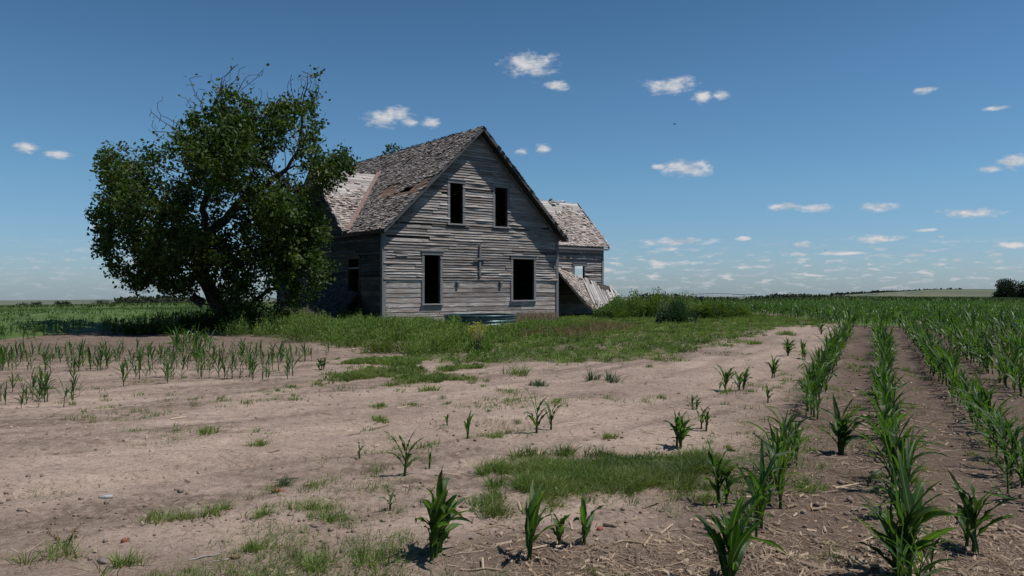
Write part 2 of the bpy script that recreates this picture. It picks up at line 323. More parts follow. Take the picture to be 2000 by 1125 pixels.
# ------------------------------------------------------------------ leaf clouds and blades
def leaf_quads(C, size, up=.3, aspect=.5, tone=None, dirs=None):
    n = len(C); size = np.broadcast_to(size, (n,))
    if dirs is None: d = rng.normal(size=(n, 3)); d[:, 2] += up
    else: d = dirs+rng.normal(size=(n, 3))*.25
    d /= np.linalg.norm(d, axis=1)[:, None]; s = np.cross(d, rng.normal(size=(n, 3))); s /= (np.linalg.norm(s, axis=1)[:, None]+1e-9)
    nn = np.cross(d, s); L = size[:, None]
    V = np.stack([C, C+d*L*.5+s*L*aspect*.5+nn*L*.08, C+d*L, C+d*L*.5-s*L*aspect*.5+nn*L*.08], 1).reshape(-1, 3)
    Q = np.arange(4*n).reshape(n, 4); t = rng.random(n) if tone is None else tone
    return V, Q, np.repeat(t, 4)
def blades(B, h, w, lean=.35, wind=(.2, 0), tone=None, segs=2):
    """curved grass blades, quads"""
    n = len(B); h = np.broadcast_to(h, (n,)); a = rng.random(n)*2*pi; l = lean*rng.random(n)
    d = np.stack([np.cos(a)*l+wind[0]*rng.random(n), np.sin(a)*l+wind[1]*rng.random(n), np.zeros(n)], 1)
    sd = rng.random(n)*pi; s = np.stack([np.cos(sd), np.sin(sd), np.zeros(n)], 1)*np.broadcast_to(w, (n,))[:, None]*.5
    pts = []
    for k in range(segs+1):
        t = k/segs; c = B+np.stack([d[:, 0]*h*t*t*1.6, d[:, 1]*h*t*t*1.6, h*(t-.25*l*t*t)], 1); wd = (1-t)**.7 if k < segs else .08
        pts.append(c-s*wd); pts.append(c+s*wd)
    V = np.stack(pts, 1).reshape(-1, 3); m = 2*(segs+1); base = np.arange(n)[:, None]*m
    Q = np.concatenate([base+np.array([[2*k, 2*k+1, 2*k+3, 2*k+2]]) for k in range(segs)], 0)
    t = rng.random(n) if tone is None else tone
    return V, Q, np.repeat(t, m)
def join(parts):
    V = []; Q = []; T = []; o = 0
    for v, q, t in parts: V.append(v); Q.append(q+o); T.append(t); o += len(v)
    return np.concatenate(V), np.concatenate(Q), np.concatenate(T)
def scatter_poly(poly, n, sd=0, thr=.0, sc=1.0, jk=5):
    xs = [p[0] for p in poly]; ys = [p[1] for p in poly]; X = rng.uniform(min(xs), max(xs), n*4); Y = rng.uniform(min(ys), max(ys), n*4)
    jx = .13*np.sqrt(np.maximum(Y, 1)); m = inpoly(X+rng.normal(0, 1, n*4)*jx*.6+jx*jk*(fbm(X*1.3, Y*1.3, 3, 7)-.5), Y+rng.normal(0, 1, n*4)*jx*.6+jx*jk*(fbm(X*1.3+9, Y*1.3, 3, 8)-.5), poly)
    if thr > 0: m &= fbm(X*sc, Y*sc, 3, sd) > thr
    X, Y = X[m][:n], Y[m][:n]
    return np.stack([X, Y, gz(X, Y)], 1)

def tufts(Cn, h, spread, k0, k1, w, wind=(.15, 0)):
    Bs = []; Hs = []; Ts = []; Os = []
    tn = fbm(Cn[:, 0]*1.2, Cn[:, 1]*1.2, 3, 61); hn = fbm(Cn[:, 0]*1.7, Cn[:, 1]*1.7, 2, 62)
    for i, c in enumerate(Cn):
        k = random.randint(k0, k1); o = rng.normal(0, 1, (k, 2))*spread; Bs.append(np.concatenate([c[:2]+o*.45, np.full((k, 1), c[2]-.003)], 1)); Os.append(o/spread)
        Hs.append(h*rng.uniform(.45, 1.1, k)*(.4+1.2*hn[i])); Ts.append(np.clip(1.6*(tn[i]-.5)+.5+random.gauss(0, .15)+rng.normal(0, .15, k), 0, 1))
    B = np.concatenate(Bs); H = np.concatenate(Hs); T = np.concatenate(Ts); O = np.concatenate(Os); n = len(B)
    d = np.stack([O[:, 0]*.42+wind[0]+rng.normal(0, .15, n), O[:, 1]*.42+wind[1]+rng.normal(0, .15, n), np.ones(n)], 1); sd = rng.random(n)*pi; W = np.broadcast_to(w, (len(Cn),)); W = np.repeat(W, [len(b) for b in Bs])*rng.uniform(.7, 1.3, n)
    sv = np.stack([np.cos(sd), np.sin(sd), np.zeros(n)], 1)*W[:, None]*.5; pts = []
    for t in (0, .4, .75, 1):
        c = B+np.stack([d[:, 0]*H*(t*.5+t*t*.9), d[:, 1]*H*(t*.5+t*t*.9), H*(t-.42*t*t*np.hypot(d[:, 0], d[:, 1]).clip(0, 1.2))], 1); wd = (1-t)**.6 if t < 1 else .06; pts += [c-sv*wd, c+sv*wd]
    V = np.stack(pts, 1).reshape(-1, 3); b = np.arange(n)[:, None]*8; Q = np.concatenate([b+np.array([[2*k, 2*k+1, 2*k+3, 2*k+2]]) for k in range(3)]); return V, Q, np.repeat(T, 8)
# ------------------------------------------------------------------ young corn plants
def corn_geo(h, nl, seed, wind=.5, wide=1.0, seg=7, cross=3, clump=1, spread=.06):
    """returns list of (kind, V, Q, tone, uv) pieces"""
    R = random.Random(seed); out = []
    for c in range(clump):
        ox, oy = (0, 0) if clump == 1 else (R.gauss(0, spread), R.gauss(0, spread)); hh = h*(1 if c == 0 else R.uniform(.6, 1.0)); lean = (R.uniform(-.05, .12)+.08*wind, R.uniform(-.08, .08))
        sh = hh*.55; ring = []
        n = 6 if cross == 3 else 3
        V = []; 
        for k in range(4):
            t = k/3; r = (.014-.009*t)*(.6+hh)
            for j in range(n): a = 2*pi*j/n; V.append((ox+lean[0]*sh*t+r*cos(a), oy+lean[1]*sh*t+r*sin(a), sh*t-.02))
        Q = [(k*n+j, k*n+(j+1) % n, (k+1)*n+(j+1) % n, (k+1)*n+j) for k in range(3) for j in range(n)]
        out.append(('stalk', np.array(V), np.array(Q), np.full(len(V), .75), np.tile([.3, .5], (len(V), 1))))
        a0 = R.uniform(0, pi)
        for i in range(nl):
            f = (i+.6)/nl; a = a0+(i % 2)*pi+R.gauss(0, .45); z0 = sh*(.12+.86*f); L = hh*R.uniform(.5, .9)*(1.0 if f < .75 else .85)
            th = R.uniform(.22, .75)*(1.0-.55*f)+.04; kink = R.choice((None, None, R.randint(2, seg-1))); kb = R.uniform(.5, 1.3)                      # start angle from vertical
            bend = R.uniform(.5, 2.1)*(1.3-.85*f); w0 = wide*R.uniform(.045, .07)*(.55+hh*.7); tw = R.uniform(-1.4, 1.4)
            p = np.array([ox+lean[0]*z0, oy+lean[1]*z0, z0]); d2 = np.array([cos(a), sin(a)]); V = []; UV = []; ang = th
            side0 = np.array([-sin(a), cos(a), 0.0])
            for k in range(seg+1):
                s_ = k/seg; hd = d2*sin(ang); v = np.array([hd[0]+wind*.55*s_, hd[1], cos(ang)]); v /= np.linalg.norm(v)
                sd = side0*cos(tw*s_)+np.cross(v, side0)*sin(tw*s_); sd -= v*np.dot(sd, v); sd /= np.linalg.norm(sd); nv = np.cross(v, sd)
                w = w0*min(1, (s_*3.2+.35))*(1-s_**2.2)**.9*.5+.001; wav = .016*sin(s_*19+i*2)*(w/w0)
                if cross == 3:
                    V += [p-sd*w+nv*(w*.35+wav), p, p+sd*w+nv*(w*.35-wav)]; UV += [(0, s_), (.5, s_), (1, s_)]
                else: V += [p-sd*w, p+sd*w]; UV += [(0.1, s_), (.9, s_)]
                p = p+v*L/seg; ang += bend/seg*(.35+1.3*s_)+(kb if k == kink else 0)
            Q = []
            for k in range(seg):
                for j in range(cross-1): b = k*cross+j; Q.append((b, b+1, b+1+cross, b+cross))
            out.append(('leaf', np.array(V), np.array(Q), np.full(len(V), R.random()), np.array(UV)))
    return out
def merge_geo(pcs):
    V = []; Q = []; T = []; U = []; o = 0
    for _, v, q, t, u in pcs: V.append(v); Q.append(q+o); T.append(t); U.append(u); o += len(v)
    return np.concatenate(V), np.concatenate(Q), np.concatenate(T), np.concatenate(U)
def corn_thing(h, nl, seed, **k):
    r = empty('corn_plant')
    for kind, v, q, t, u in corn_geo(h, nl, seed, **k): mesh_np(kind, v, [q], MAT['corn'], r, tone=t, uv=u, smooth=True)
    return r
def kids(o): return [c for c in bpy.data.objects if c.parent == o]
def place(src, ch, x, y, rz, sc, label, group, flatten=None, z=None):
    if src.get('used'): 
        r = src.copy(); COL.objects.link(r)
        for c in ch: d = c.copy(); COL.objects.link(d); d.parent = r
    else: r = src
    src['used'] = 1
    r.location = (x, y, float(gz(x, y)) if z is None else z); r.rotation_euler = (0, 0, rz); r.scale = (sc, sc, sc*random.uniform(.92, 1.08))
    for key in ('label', 'category', 'group'):
        if key in r: del r[key]
    tag(r, label, 'corn plant', group); return r

ROWLAB = {0: 'young corn plant in the nearest long row, the one bordering the bare sand', 1: 'young corn plant in the second long row from the bare sand', 2: 'young corn plant in the third long row from the bare sand',
          3: 'young corn plant in the fourth long row from the bare sand'}
plants = []         # x, y, h, label, group
for i in range(0, 60):
    c = -.70+.92*i
    ymin = 3.45 if i < 3 else 4.0
    Y = ymin
    while Y < 26.5:
        Y += random.uniform(.09, .17) if Y < 20 else random.uniform(.2, .3)
        if i == 0 and Y < 4.6 and random.random() < .15: continue
        if i == 1 and 4.3 < Y < 5.5 and random.random() < .5: continue
        if i >= 1 and Y < 12 and random.random() < .12: continue
        if fbm(np.array([i*3.7]), np.array([Y*.55]), 2, 900)[0] < (.34 if i == 1 else .25): continue
        if i == 2 and Y < 5.2: continue
        X = c+.467*Y+random.gauss(0, .045)+.12*(fbm(np.array([Y*.3]), np.array([i*5.1]), 2, 901)[0]-.5)
        if X/Y > 1.3 or X/Y < .2: continue
        h = random.uniform(.32, .62)*(.85 if Y < 5 else 1)*(.75+.5*fbm(np.array([X*.4]), np.array([Y*.4]), 2, 902)[0])
        lab = ROWLAB.get(i, 'young corn plant in the crowded rows at the right edge of the field')
        plants.append((X, Y, h, lab, 'corn plants in the field rows at right', X/Y < .7))
# sparse corn standing at left
for (y0, xa, xb, sp, hh, lab) in ((694, -60, 640, .06, .27, 'slender corn plant in the far thin row on the left sand'), (706, -60, 600, .06, .29, 'slender corn plant in the far thin row on the left sand'), (722, -30, 560, .07, .33, 'slender corn plant in the middle thin row on the left sand'),
                                   (738, 250, 560, .08, .38, 'slender corn plant in the middle thin row on the left sand'), (748, 60, 330, .5, .30, 'slender corn plant in the middle thin row on the left sand'), (775, -60, 150, .08, .34, 'slender corn plant in the near thin row at the left edge'), (792, -40, 125, .08, .34, 'slender corn plant in the near thin row at the left edge')):
    X, Y = G(xa, y0); X2, _ = G(xb, y0)
    while X < X2:
        X += sp*random.uniform(.5, 1.6)
        if random.random() < .2: continue
        plants.append((X, Y+random.gauss(0, .25), hh*random.uniform(.45, 1.2), lab, 'thin corn on the left sand', True))

# taller cluster before the tree, first rows of the far left field
for k in range(22):
    X, Y = G(random.uniform(338, 415), random.uniform(676, 692)); plants.append((X, Y, random.uniform(.34, .45), 'leafy corn plant in the clump below the tree', 'corn clump below the tree', True))
# single plants, each its own label
ISO = [(850, 1088, .43, 5, 6, 'large corn clump leaning right at the left end of the stubble litter', .95), (790, 935, .33, 1, 6, 'slim corn plant leaning right above a dark stubble patch on the sand', .6), (1032, 1097, .36, 1, 6, 'pale forked corn plant standing in stalk litter left of the red brick bit', .9),
       (1130, 1064, .25, 2, 6, 'short bushy corn plant right beside the red brick bit', .9), (1048, 852, .36, 1, 6, 'tall slim corn plant, left one of the pair on the middle sand', .6), (1076, 846, .28, 1, 6, 'shorter pale corn plant, right one of the pair on the middle sand', .6),
       (912, 856, .25, 1, 5, 'lone slim corn plant near a white scrap on the sand', .6), (873, 838, .12, 1, 4, 'tiny corn seedling just left of the lone slim plant', .5), (1325, 873, .32, 4, 7, 'bushy upright corn clump just behind the dense grass patch', .8),
       (1375, 843, .24, 2, 5, 'small upright corn plant right behind the bushy clump', .7), (1420, 761, .34, 2, 6, 'upright corn plant, left one of two on the sand before the curving row', .8), (1442, 764, .28, 3, 6, 'lower spreading corn clump, right one of two on the sand before the curving row', .8),
       (1507, 738, .33, 2, 5, 'corn plant with drooping right leaf on the sand before the curving row', .8), (1540, 698, .36, 4, 7, 'rounded corn clump far out on the sand below the turn', .8), (1565, 703, .34, 2, 6, 'thin corn plant just right of the rounded far clump', .8),
       (1648, 886, .42, 4, 6, 'stocky corn clump standing alone between the first two long rows', .9), (1418, 985, .38, 2, 6, 'ragged corn plant at the right tip of the dense grass patch', .8), (762, 997, .13, 1, 4, 'tiny corn seedling above the big leaning clump', .5),
       (702, 905, .14, 1, 3, 'thin dark seedling alone on the pale sand', .4), (633, 722, .22, 4, 6, 'small dark corn clump at the right end of the thin left rows', .8), (1888, 1072, .40, 2, 7, 'corn plant with long leaves leaning right between the second and third rows', .9),
       (1588, 820, .3, 2, 5, 'small corn plant just left of the nearest long row', .7), (1500, 790, .22, 1, 5, 'thin corn plant left of the nearest long row in the middle distance', .6), (1358, 802, .16, 2, 5, 'low pale weed-like corn plant behind the small upright one', .7),
       (838, 918, .14, 1, 4, 'bent seedling just right of the slim leaning plant', .5), (1775, 1130, .50, 3, 7, 'largest broad-leaved corn plant at the bottom of the second row', 1.15), (1435, 1150, .40, 2, 6, 'large corn plant at the bottom end of the nearest row', 1.1),
       (1600, 655, .4, 2, 6, 'corn plant at the far end of the bare sand', .8)]
for px, py, h, cl, nl, lab, wd in ISO:
    X, Y = G(px, py); t = corn_thing(h*1.12, nl+(2 if h > .3 else 0), int(px*7+py), wind=.8 if px == 850 else .55, wide=wd, clump=cl, spread=.035)
    t.location = (X, Y, float(gz(X, Y))); tag(t, lab, 'corn plant')
protos = [corn_thing(1.0, nl, 100+k, wind=.45, wide=.82) for k, nl in enumerate((9, 8, 10, 9, 8, 9))]
pch = [kids(p) for p in protos]
flat = []
for k in range(8):
    V, Q, T, U = merge_geo(corn_geo(1.0, 6+k % 3, 300+k, wind=.4, wide=.85 if k < 4 else .36, seg=5, cross=3))
    o = mesh_np('corn_plant', V, [Q], MAT['corn'], tone=T, uv=U, smooth=True); flat.append(o)
vis = sorted([p for p in plants if p[5]], key=lambda p: -p[2]/p[1]); n_ind = 300-len(ISO)
ind = vis[:n_ind]; ids = set(id(p) for p in ind); rest = [p for p in plants if id(p) not in ids]
for k, p in enumerate(ind):
    if p[4].startswith('corn plants in') and p[1] < 8.2: s = k % 6; place(protos[s], pch[s], p[0], p[1], random.uniform(-.5, .5)+random.choice((0, pi/3, -pi/3, pi*.8)), p[2]*.98, p[3], p[4])
    else: s = (k % 4)+(4 if 'thin' in p[3] else 0); place(flat[s], [], p[0], p[1], random.uniform(-.6, .6)+random.choice((0, .5, 2.6)), p[2]*1.02, p[3], p[4])

for o in protos+flat:
    if not o.get('used'):
        for c_ in kids(o): bpy.data.objects.remove(c_)
        bpy.data.objects.remove(o)
# the rest of the field: one object
def build_field():
    var = [merge_geo(corn_geo(1.0, 6, 500+k, wind=.4, wide=1.0, seg=4, cross=2)) for k in range(6)]
    allp = [(p[0], p[1], p[2]) for p in rest]
    def front(px): return np.interp(px, [-300, 0, 150, 250, 330, 400, 560], [675, 668, 655, 644, 634, 628, 618])
    # left far field and field beyond the turn
    for reg in (0, 1):
        n = 26000 if reg == 0 else 34000
        Yr = np.sqrt(rng.uniform(18**2, 88**2, n)); u = rng.uniform(-.78, -.28, n) if reg == 0 else rng.uniform(.10, .80, n); X = u*Yr; px = CX+F*u; py = HY+F*HC/Yr
        if reg == 0:
            rowc = X*.35+Yr; rowc = np.round(rowc/.8)*.8; Yr = rowc-X*.35+rng.normal(0, .04, n); py = HY+F*HC/np.maximum(Yr, 1); m = (py < front(px)) & (Yr < 88)
            m &= ~((px > 560) | (Yr < 18))
        else:
            rowc = Yr-.22*X; rowc = np.round(rowc/.75)*.75; Yr = rowc+.22*X+rng.normal(0, .05, n); px = CX+F*X/Yr; py = HY+F*HC/Yr; c = X-.467*Yr
            m = (py < np.interp(px, [1150, 1330, 1420, 1520, 1600, 1660, 1800, 2200], [598, 600, 609, 618, 630, 641, 646, 646])) & (px > 1200)
        keep = np.where(m)[0][:9500 if reg == 0 else 15000]
        allp += [(X[i], Yr[i], random.uniform(.26, .36) if reg == 0 else random.uniform(.42, .56)) for i in keep]
    A = np.array(allp); n = len(A); Z = gz(A[:, 0], A[:, 1]); Vs = []; Qs = []; Ts = []; Us = []; off = 0
    for k, (v, q, t, u) in enumerate(var):
        I = np.arange(k, n, 6); m = len(I); a = rng.random(m)*2*pi; s = A[I, 2]*1.2
        wx = (v[None, :, 0]*np.cos(a)[:, None]-v[None, :, 1]*np.sin(a)[:, None])*s[:, None]+A[I, 0][:, None]
        wy = (v[None, :, 0]*np.sin(a)[:, None]+v[None, :, 1]*np.cos(a)[:, None])*s[:, None]+A[I, 1][:, None]
        wz = v[None, :, 2]*s[:, None]+Z[I][:, None]
        Vs.append(np.stack([wx, wy, wz], -1).reshape(-1, 3)); Qs.append((q[None]+np.arange(m)[:, None, None]*len(v)+off).reshape(-1, 4)); off += m*len(v)
        Ts.append(np.clip(t[None, :]+rng.normal(0, .15, m)[:, None], 0, 1).ravel()); Us.append(np.tile(u, (m, 1)))
    nq = sum(len(q) for q in Qs)
    # distant canopy
    f = np.linspace(-1.1, 1.1, 1200); r = 19*np.exp(np.linspace(0, math.log(330/19), 520)); Ag, Rg = np.meshgrid(f, r); X = Rg*np.sin(Ag); Y = Rg*np.cos(Ag)
    pxc = CX+F*X/Y; pyc = HY+F*HC/Y; inL = (pyc < front(pxc)-3) & (pxc < 560); inR = (pyc < np.interp(pxc, [1150, 1330, 1420, 1520, 1600, 1660, 1800, 2200], [598, 600, 609, 618, 630, 641, 646, 646])-3) & (pxc > 1200); okc = inL | inR | (Rg > 80)
    hgt = np.where(Rg > 80, .5, .0)*sst(80, 100, Rg)*(1-sst(318, 330, Rg))+.33*(1-sst(80, 100, Rg))*np.clip((np.where(inL, front(pxc), np.interp(pxc, [1150, 1330, 1420, 1520, 1600, 1660, 1800, 2200], [598, 600, 609, 618, 630, 641, 646, 646]))-pyc-4)/14, -.1, 1); Zc = gz(X, Y)-.03+hgt*(.72+.55*(fbm(X*1.4, Y*1.4, 3, 5)-.3)); Vc = np.stack([X, Y, Zc], -1).reshape(-1, 3)
    na = len(f); i = (np.arange(len(r)-1)[:, None]*na+np.arange(na-1)[None, :]); Qc = np.stack([i, i+1, i+na+1, i+na], -1).reshape(-1, 4); Qc = Qc[okc.ravel()[Qc].all(1)]
    Tc = np.clip(fbm(X*.9, Y*.25, 3, 8)*1.1+.5*(fbm(X*.02, Y*.012, 3, 77)-.5), 0, 1).ravel()
    # sprinkled leaves over the canopy
    n2 = 60000; Rr = np.sqrt(rng.uniform(80**2, 300**2, n2)); Aa = rng.uniform(-.68, .68, n2); X2 = Rr*np.sin(Aa); Y2 = Rr*np.cos(Aa)
    C2 = np.stack([X2, Y2, gz(X2, Y2)+.34+.12*rng.random(n2)], 1); v2, q2, t2 = leaf_quads(C2, rng.uniform(.25, .5, n2)*1.0, 1.0, .3)
    V = np.concatenate(Vs+[Vc, v2]); T = np.concatenate(Ts+[Tc, t2]); U = np.concatenate(Us+[np.zeros((len(Vc), 2)), np.tile([.2, .5], (len(v2), 1))])
    Q = np.concatenate(Qs+[Qc+off, q2+off+len(Vc)]); mi = np.concatenate([np.zeros(nq), np.ones(len(Qc)+len(q2))])
    o = mesh_np('corn_field', V, [Q], [MAT['corn'], MAT['canopy']], tone=T, uv=U, matidx=mi)
    tag(o, 'wide field of young green corn stretching to the horizon', 'corn field', kind='stuff')
build_field()

# ------------------------------------------------------------------ farmhouse
HX, HYY = -5.25, 31.25; HROT = radians(37.15); W_, L_ = 9.3, 12.0
EAVE, RIDGE = 3.95, 8.45; SL = (RIDGE-EAVE)/(W_/2)
house = empty('farmhouse', (HX, HYY, 0), HROT)
tag(house, 'abandoned grey weathered wooden farmhouse with gaping windows and ragged shingle roof', 'house')
def siding(mb, origin, du, out, umax, z0, ztop, openings, zlo=1.72, ragged=.05, lim=None, tb=.5):
    """lap siding on wall: origin, unit du along wall, unit out outward. openings (u0,u1,z0,z1). lim(z)->(u0,u1)"""
    o = np.array(origin, float); du = np.array(du, float); out = np.array(out, float); up = np.array([0, 0, 1.0]); z = z0
    while z < ztop-.02:
        ex = random.uniform(.19, .23) if z < zlo-.1 else random.uniform(.100, .130); ct = random.gauss(0, .17)-(.12 if z < zlo else 0)*0; hi = random.random()
        z1 = min(z+ex, ztop); a, b = (0, umax) if lim is None else lim(.5*(z+z1))
        if b-a < .1: break
        iv = [(a, b)]
        for (ua, ub, za, zb) in openings:
            if z1 > za+.02 and z < zb-.02:
                nv = []
                for (p, q) in iv:
                    if q <= ua or p >= ub: nv.append((p, q)); continue
                    if p < ua: nv.append((p, ua))
                    if q > ub: nv.append((ub, q))
                iv = nv
        for p, q in iv:
            u = p
            while u < q-.01:
                l = random.uniform(1.1, 4.2); e = min(u+l, q)
                if q-e < .3: e = q
                if random.random() < ragged*(1 if z > zlo else .25) and e-u < 2.6: u = e; continue
                tone = min(1, max(0, random.gauss(tb, .17)+ct+(.16 if z < zlo else 0))); n = max(1, int((e-u)/.28)); u0 = random.uniform(0, 40); v0 = random.uniform(0, 40)
                warp = random.choice((0, .004, .008, .014, .028)) if z > zlo else .002; droop = random.gauss(0, .009)+(-.05*random.random() if random.random() < .12 else 0); ph = random.uniform(0, 6)
                thick = random.uniform(.024, .05) if z > zlo else .010; prev = None; ws = (e-u)
                for k in range(n+1):
                    uu = u+ws*k/n-(.004 if k == n else -.004 if k == 0 else 0); wv = warp*(sin(uu*2.3+ph)+.5*sin(uu*5.1+ph))
                    dz = droop*(k/n-.3)+random.gauss(0, .005); ob = thick+.012+max(0, wv)
                    pb = o+du*uu+up*(z-.012+dz)+out*ob; pt = o+du*uu+up*(z1+.01+dz*.4)+out*.004; pi_ = o+du*uu+up*(z-.012+dz)+out*.002
                    if prev is not None:
                        a_, b_, c_, s_ = prev
                        mb.quad([tuple(a_), tuple(pb), tuple(pt), tuple(b_)], tone, [(u0+s_, v0), (u0+ws*k/n, v0), (u0+ws*k/n, v0+.12), (u0+s_, v0+.12)])
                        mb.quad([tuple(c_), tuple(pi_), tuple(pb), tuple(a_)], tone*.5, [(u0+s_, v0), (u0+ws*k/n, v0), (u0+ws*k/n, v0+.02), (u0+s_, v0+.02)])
                    prev = (pb, pt, pi_, ws*k/n)
                u = e
        z = z1
def backing(mb, origin, du, out, umax, z0, ztop, openings, lim=None, th=.1, tone=.4):
    """sheathing behind the siding as slabs between openings"""
    o = np.array(origin, float); du = np.array(du, float); out = np.array(out, float); zs = sorted(set([z0, ztop]+[v for op in openings for v in op[2:]]))
    if lim is not None: zs = sorted(set(zs+list(np.arange(z0, ztop, .22))))
    for za, zb in zip(zs[:-1], zs[1:]):
        a, b = (0, umax) if lim is None else lim(zb)
        if b-a < .05: continue
        iv = [(a, b)]
        for (ua, ub, oa, ob) in openings:
            if zb > oa+.001 and za < ob-.001:
                nv = []
                for p, q in iv:
                    if q <= ua or p >= ub: nv.append((p, q)); continue
                    if p < ua: nv.append((p, ua))
                    if q > ub: nv.append((ub, q))
                iv = nv
        for p, q in iv: mb.slab(o+du*p+np.array([0, 0, za])-out*th, du*(q-p), np.array([0, 0, zb-za]), out*th, tone)
def frame(op, origin, du, out, parent, name='window_frame', w=.12, sill=True, mat_='trim', label=None, head=True):
    ua, ub, za, zb = op; o = np.array(origin, float); du = np.array(du, float); out = np.array(out, float); up = np.array([0, 0, 1.0]); m = MB(); pr = .05
    def bar(u0, u1, z0, z1, d0=-.11, d1=pr, tl=0): m.slab(o+du*u0+up*z0+out*d0, du*(u1-u0) if (u1-u0) > (z1-z0) else up*(z1-z0), up*(z1-z0) if (u1-u0) > (z1-z0) else du*(u1-u0), out*(d1-d0), random.uniform(.45, .75))
    bar(ua-w, ua, za, zb); bar(ub, ub+w, za, zb)
    if head: bar(ua-w-.02, ub+w+.02, zb, zb+w+.02, d1=pr+.02); bar(ua-w-.05, ub+w+.05, zb+w+.02, zb+w+.05, d1=pr+.05)
    w_ = empty(name); w_.parent = parent
    f = m.build('frame', MAT[mat_], w_)
    if sill:
        s = MB(); s.slab(o+du*(ua-w-.03)+up*(za-.06)+out*(-.11), du*(ub-ua+2*w+.06), up*.06, out*.22, .95); s.build('sill', MAT['trim'], w_)
    return w_
X3 = (1, 0, 0); Y3 = (0, 1, 0)
def fx(px):
    u = (px-CX)/F; ct, st = cos(HROT), sin(HROT); return (u*HYY-HX)/(ct-st*u)
def fz(px, py): a = fx(px); return HC+(HY-py)/F*(HYY+sin(HROT)*a)
FO = []
for x0, x1, y0, y1 in ((828, 859, 498, 593), (1001, 1042, 506, 586), (878, 903, 358, 437), (966, 990, 367, 443)):
    FO.append((fx(x0), fx(x1), fz((x0+x1)/2, y1), fz((x0+x1)/2, y0)))
gl = lambda z: (0, W_) if z <= EAVE else ((z-EAVE)/SL, W_-(z-EAVE)/SL)
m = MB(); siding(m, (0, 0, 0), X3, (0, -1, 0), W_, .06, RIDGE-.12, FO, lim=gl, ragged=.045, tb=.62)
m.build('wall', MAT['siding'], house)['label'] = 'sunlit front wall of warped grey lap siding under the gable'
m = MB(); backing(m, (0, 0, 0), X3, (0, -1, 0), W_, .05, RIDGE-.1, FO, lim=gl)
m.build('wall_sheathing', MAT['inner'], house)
for op, lb in zip(FO, ('tall narrow lower window opening left of the wooden cross', 'wide lower window opening right of the wooden cross', 'left window opening up in the gable', 'right window opening up in the gable')):
    w = frame(op, (0, 0, 0), X3, (0, -1, 0), house, 'window'); w['label'] = lb
# left side wall with wall gable
GY, GZ = 6.6, 7.0; GS = (GZ-3.95)/3.4
LO = [(2.15, 3.2, .25, 2.7), (5.4, 6.25, 1.05, 2.6), (6.25, 7.0, 4.3, 5.55), (9.2, 10.1, 1.05, 2.6)]
ll = lambda z: (0, L_) if z <= 3.86 else (GY-(GZ-z)/GS, GY+(GZ-z)/GS)
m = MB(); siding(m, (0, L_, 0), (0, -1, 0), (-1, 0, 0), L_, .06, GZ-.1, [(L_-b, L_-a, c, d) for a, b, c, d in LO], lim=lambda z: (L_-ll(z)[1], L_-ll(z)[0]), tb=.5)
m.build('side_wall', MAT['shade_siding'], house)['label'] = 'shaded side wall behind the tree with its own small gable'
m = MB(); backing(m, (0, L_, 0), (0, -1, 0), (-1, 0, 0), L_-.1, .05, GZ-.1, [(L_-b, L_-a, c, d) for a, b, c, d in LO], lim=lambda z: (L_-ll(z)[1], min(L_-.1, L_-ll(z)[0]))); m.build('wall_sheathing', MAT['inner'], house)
for k, op in enumerate(LO):
    w = frame((L_-op[1], L_-op[0], op[2], op[3]), (0, L_, 0), (0, -1, 0), (-1, 0, 0), house, 'door' if k == 0 else 'window', mat_='shade_siding', sill=k > 0)
    if k == 0:
        mm = MB(); mm.slab((-.02, 2.15, 2.28), (0, 1.05, 0), (0, 0, .06), (.06, 0, 0), .8); mm.build('transom_bar', MAT['trim'], w); w['label'] = 'open doorway with transom in the shaded side wall'
# right and back walls
m = MB(); siding(m, (W_, 0, 0), Y3, X3, 2.4, .06, 3.9, [], tb=.5); siding(m, (W_, 7.0, 0), Y3, X3, L_-7.0, .06, 3.9, [], tb=.5)
siding(m, (W_, L_, 0), (-1, 0, 0), Y3, W_, .06, RIDGE-.12, [], lim=gl, tb=.5); m.build('rear_wall', MAT['siding'], house)
m = MB(); backing(m, (W_, .1, 0), Y3, X3, L_-.2, .05, 3.85, []); backing(m, (W_, L_, 0), (-1, 0, 0), Y3, W_, .05, RIDGE-.1, [], lim=gl); m.build('wall_sheathing', MAT['inner'], house)
# floors, an inner partition
m = MB(); m.slab((.12, .12, .12), (W_-.24, 0, 0), (0, L_-.24, 0), (0, 0, .12), .4); m.slab((.12, .12, 3.05), (W_-.24, 0, 0), (0, L_-.24, 0), (0, 0, .15), .4); m.build('floor', MAT['inner'], house)
m = MB(); m.slab((.15, 4.4, .26), (W_-.3, 0, 0), (0, 0, 2.75), (0, .12, 0), .4); m.slab((2.3, 4.4, 3.22), (W_-4.6, 0, 0), (0, 0, 2.4), (0, .12, 0), .4)
m.build('partition', MAT['inner'], house)
# corner boards, frieze boards
m = MB(); m.slab((-.035, -.055, .04), (0, 0, 3.86), (.15, 0, 0), (0, .025, 0), .62); m.slab((-.06, -.055, .04), (0, 0, 3.8), (.025, 0, 0), (0, .16, 0), .6)
m.slab((W_-.10, -.055, .04), (0, 0, 3.75), (.13, 0, 0), (0, .025, 0), .5); m.slab((W_+.03, -.055, .04), (0, 0, 3.75), (.025, 0, 0), (0, .16, 0), .5)
m.build('corner_board', MAT['trim'], house)
# foundation (dark gap below the boards)
m = MB()
for a in np.arange(.2, W_, .62): m.slab((a, .12, -.25), (.4, 0, 0), (0, .25, 0), (0, 0, .3), .4)
m.build('foundation', MAT['stone'], house)

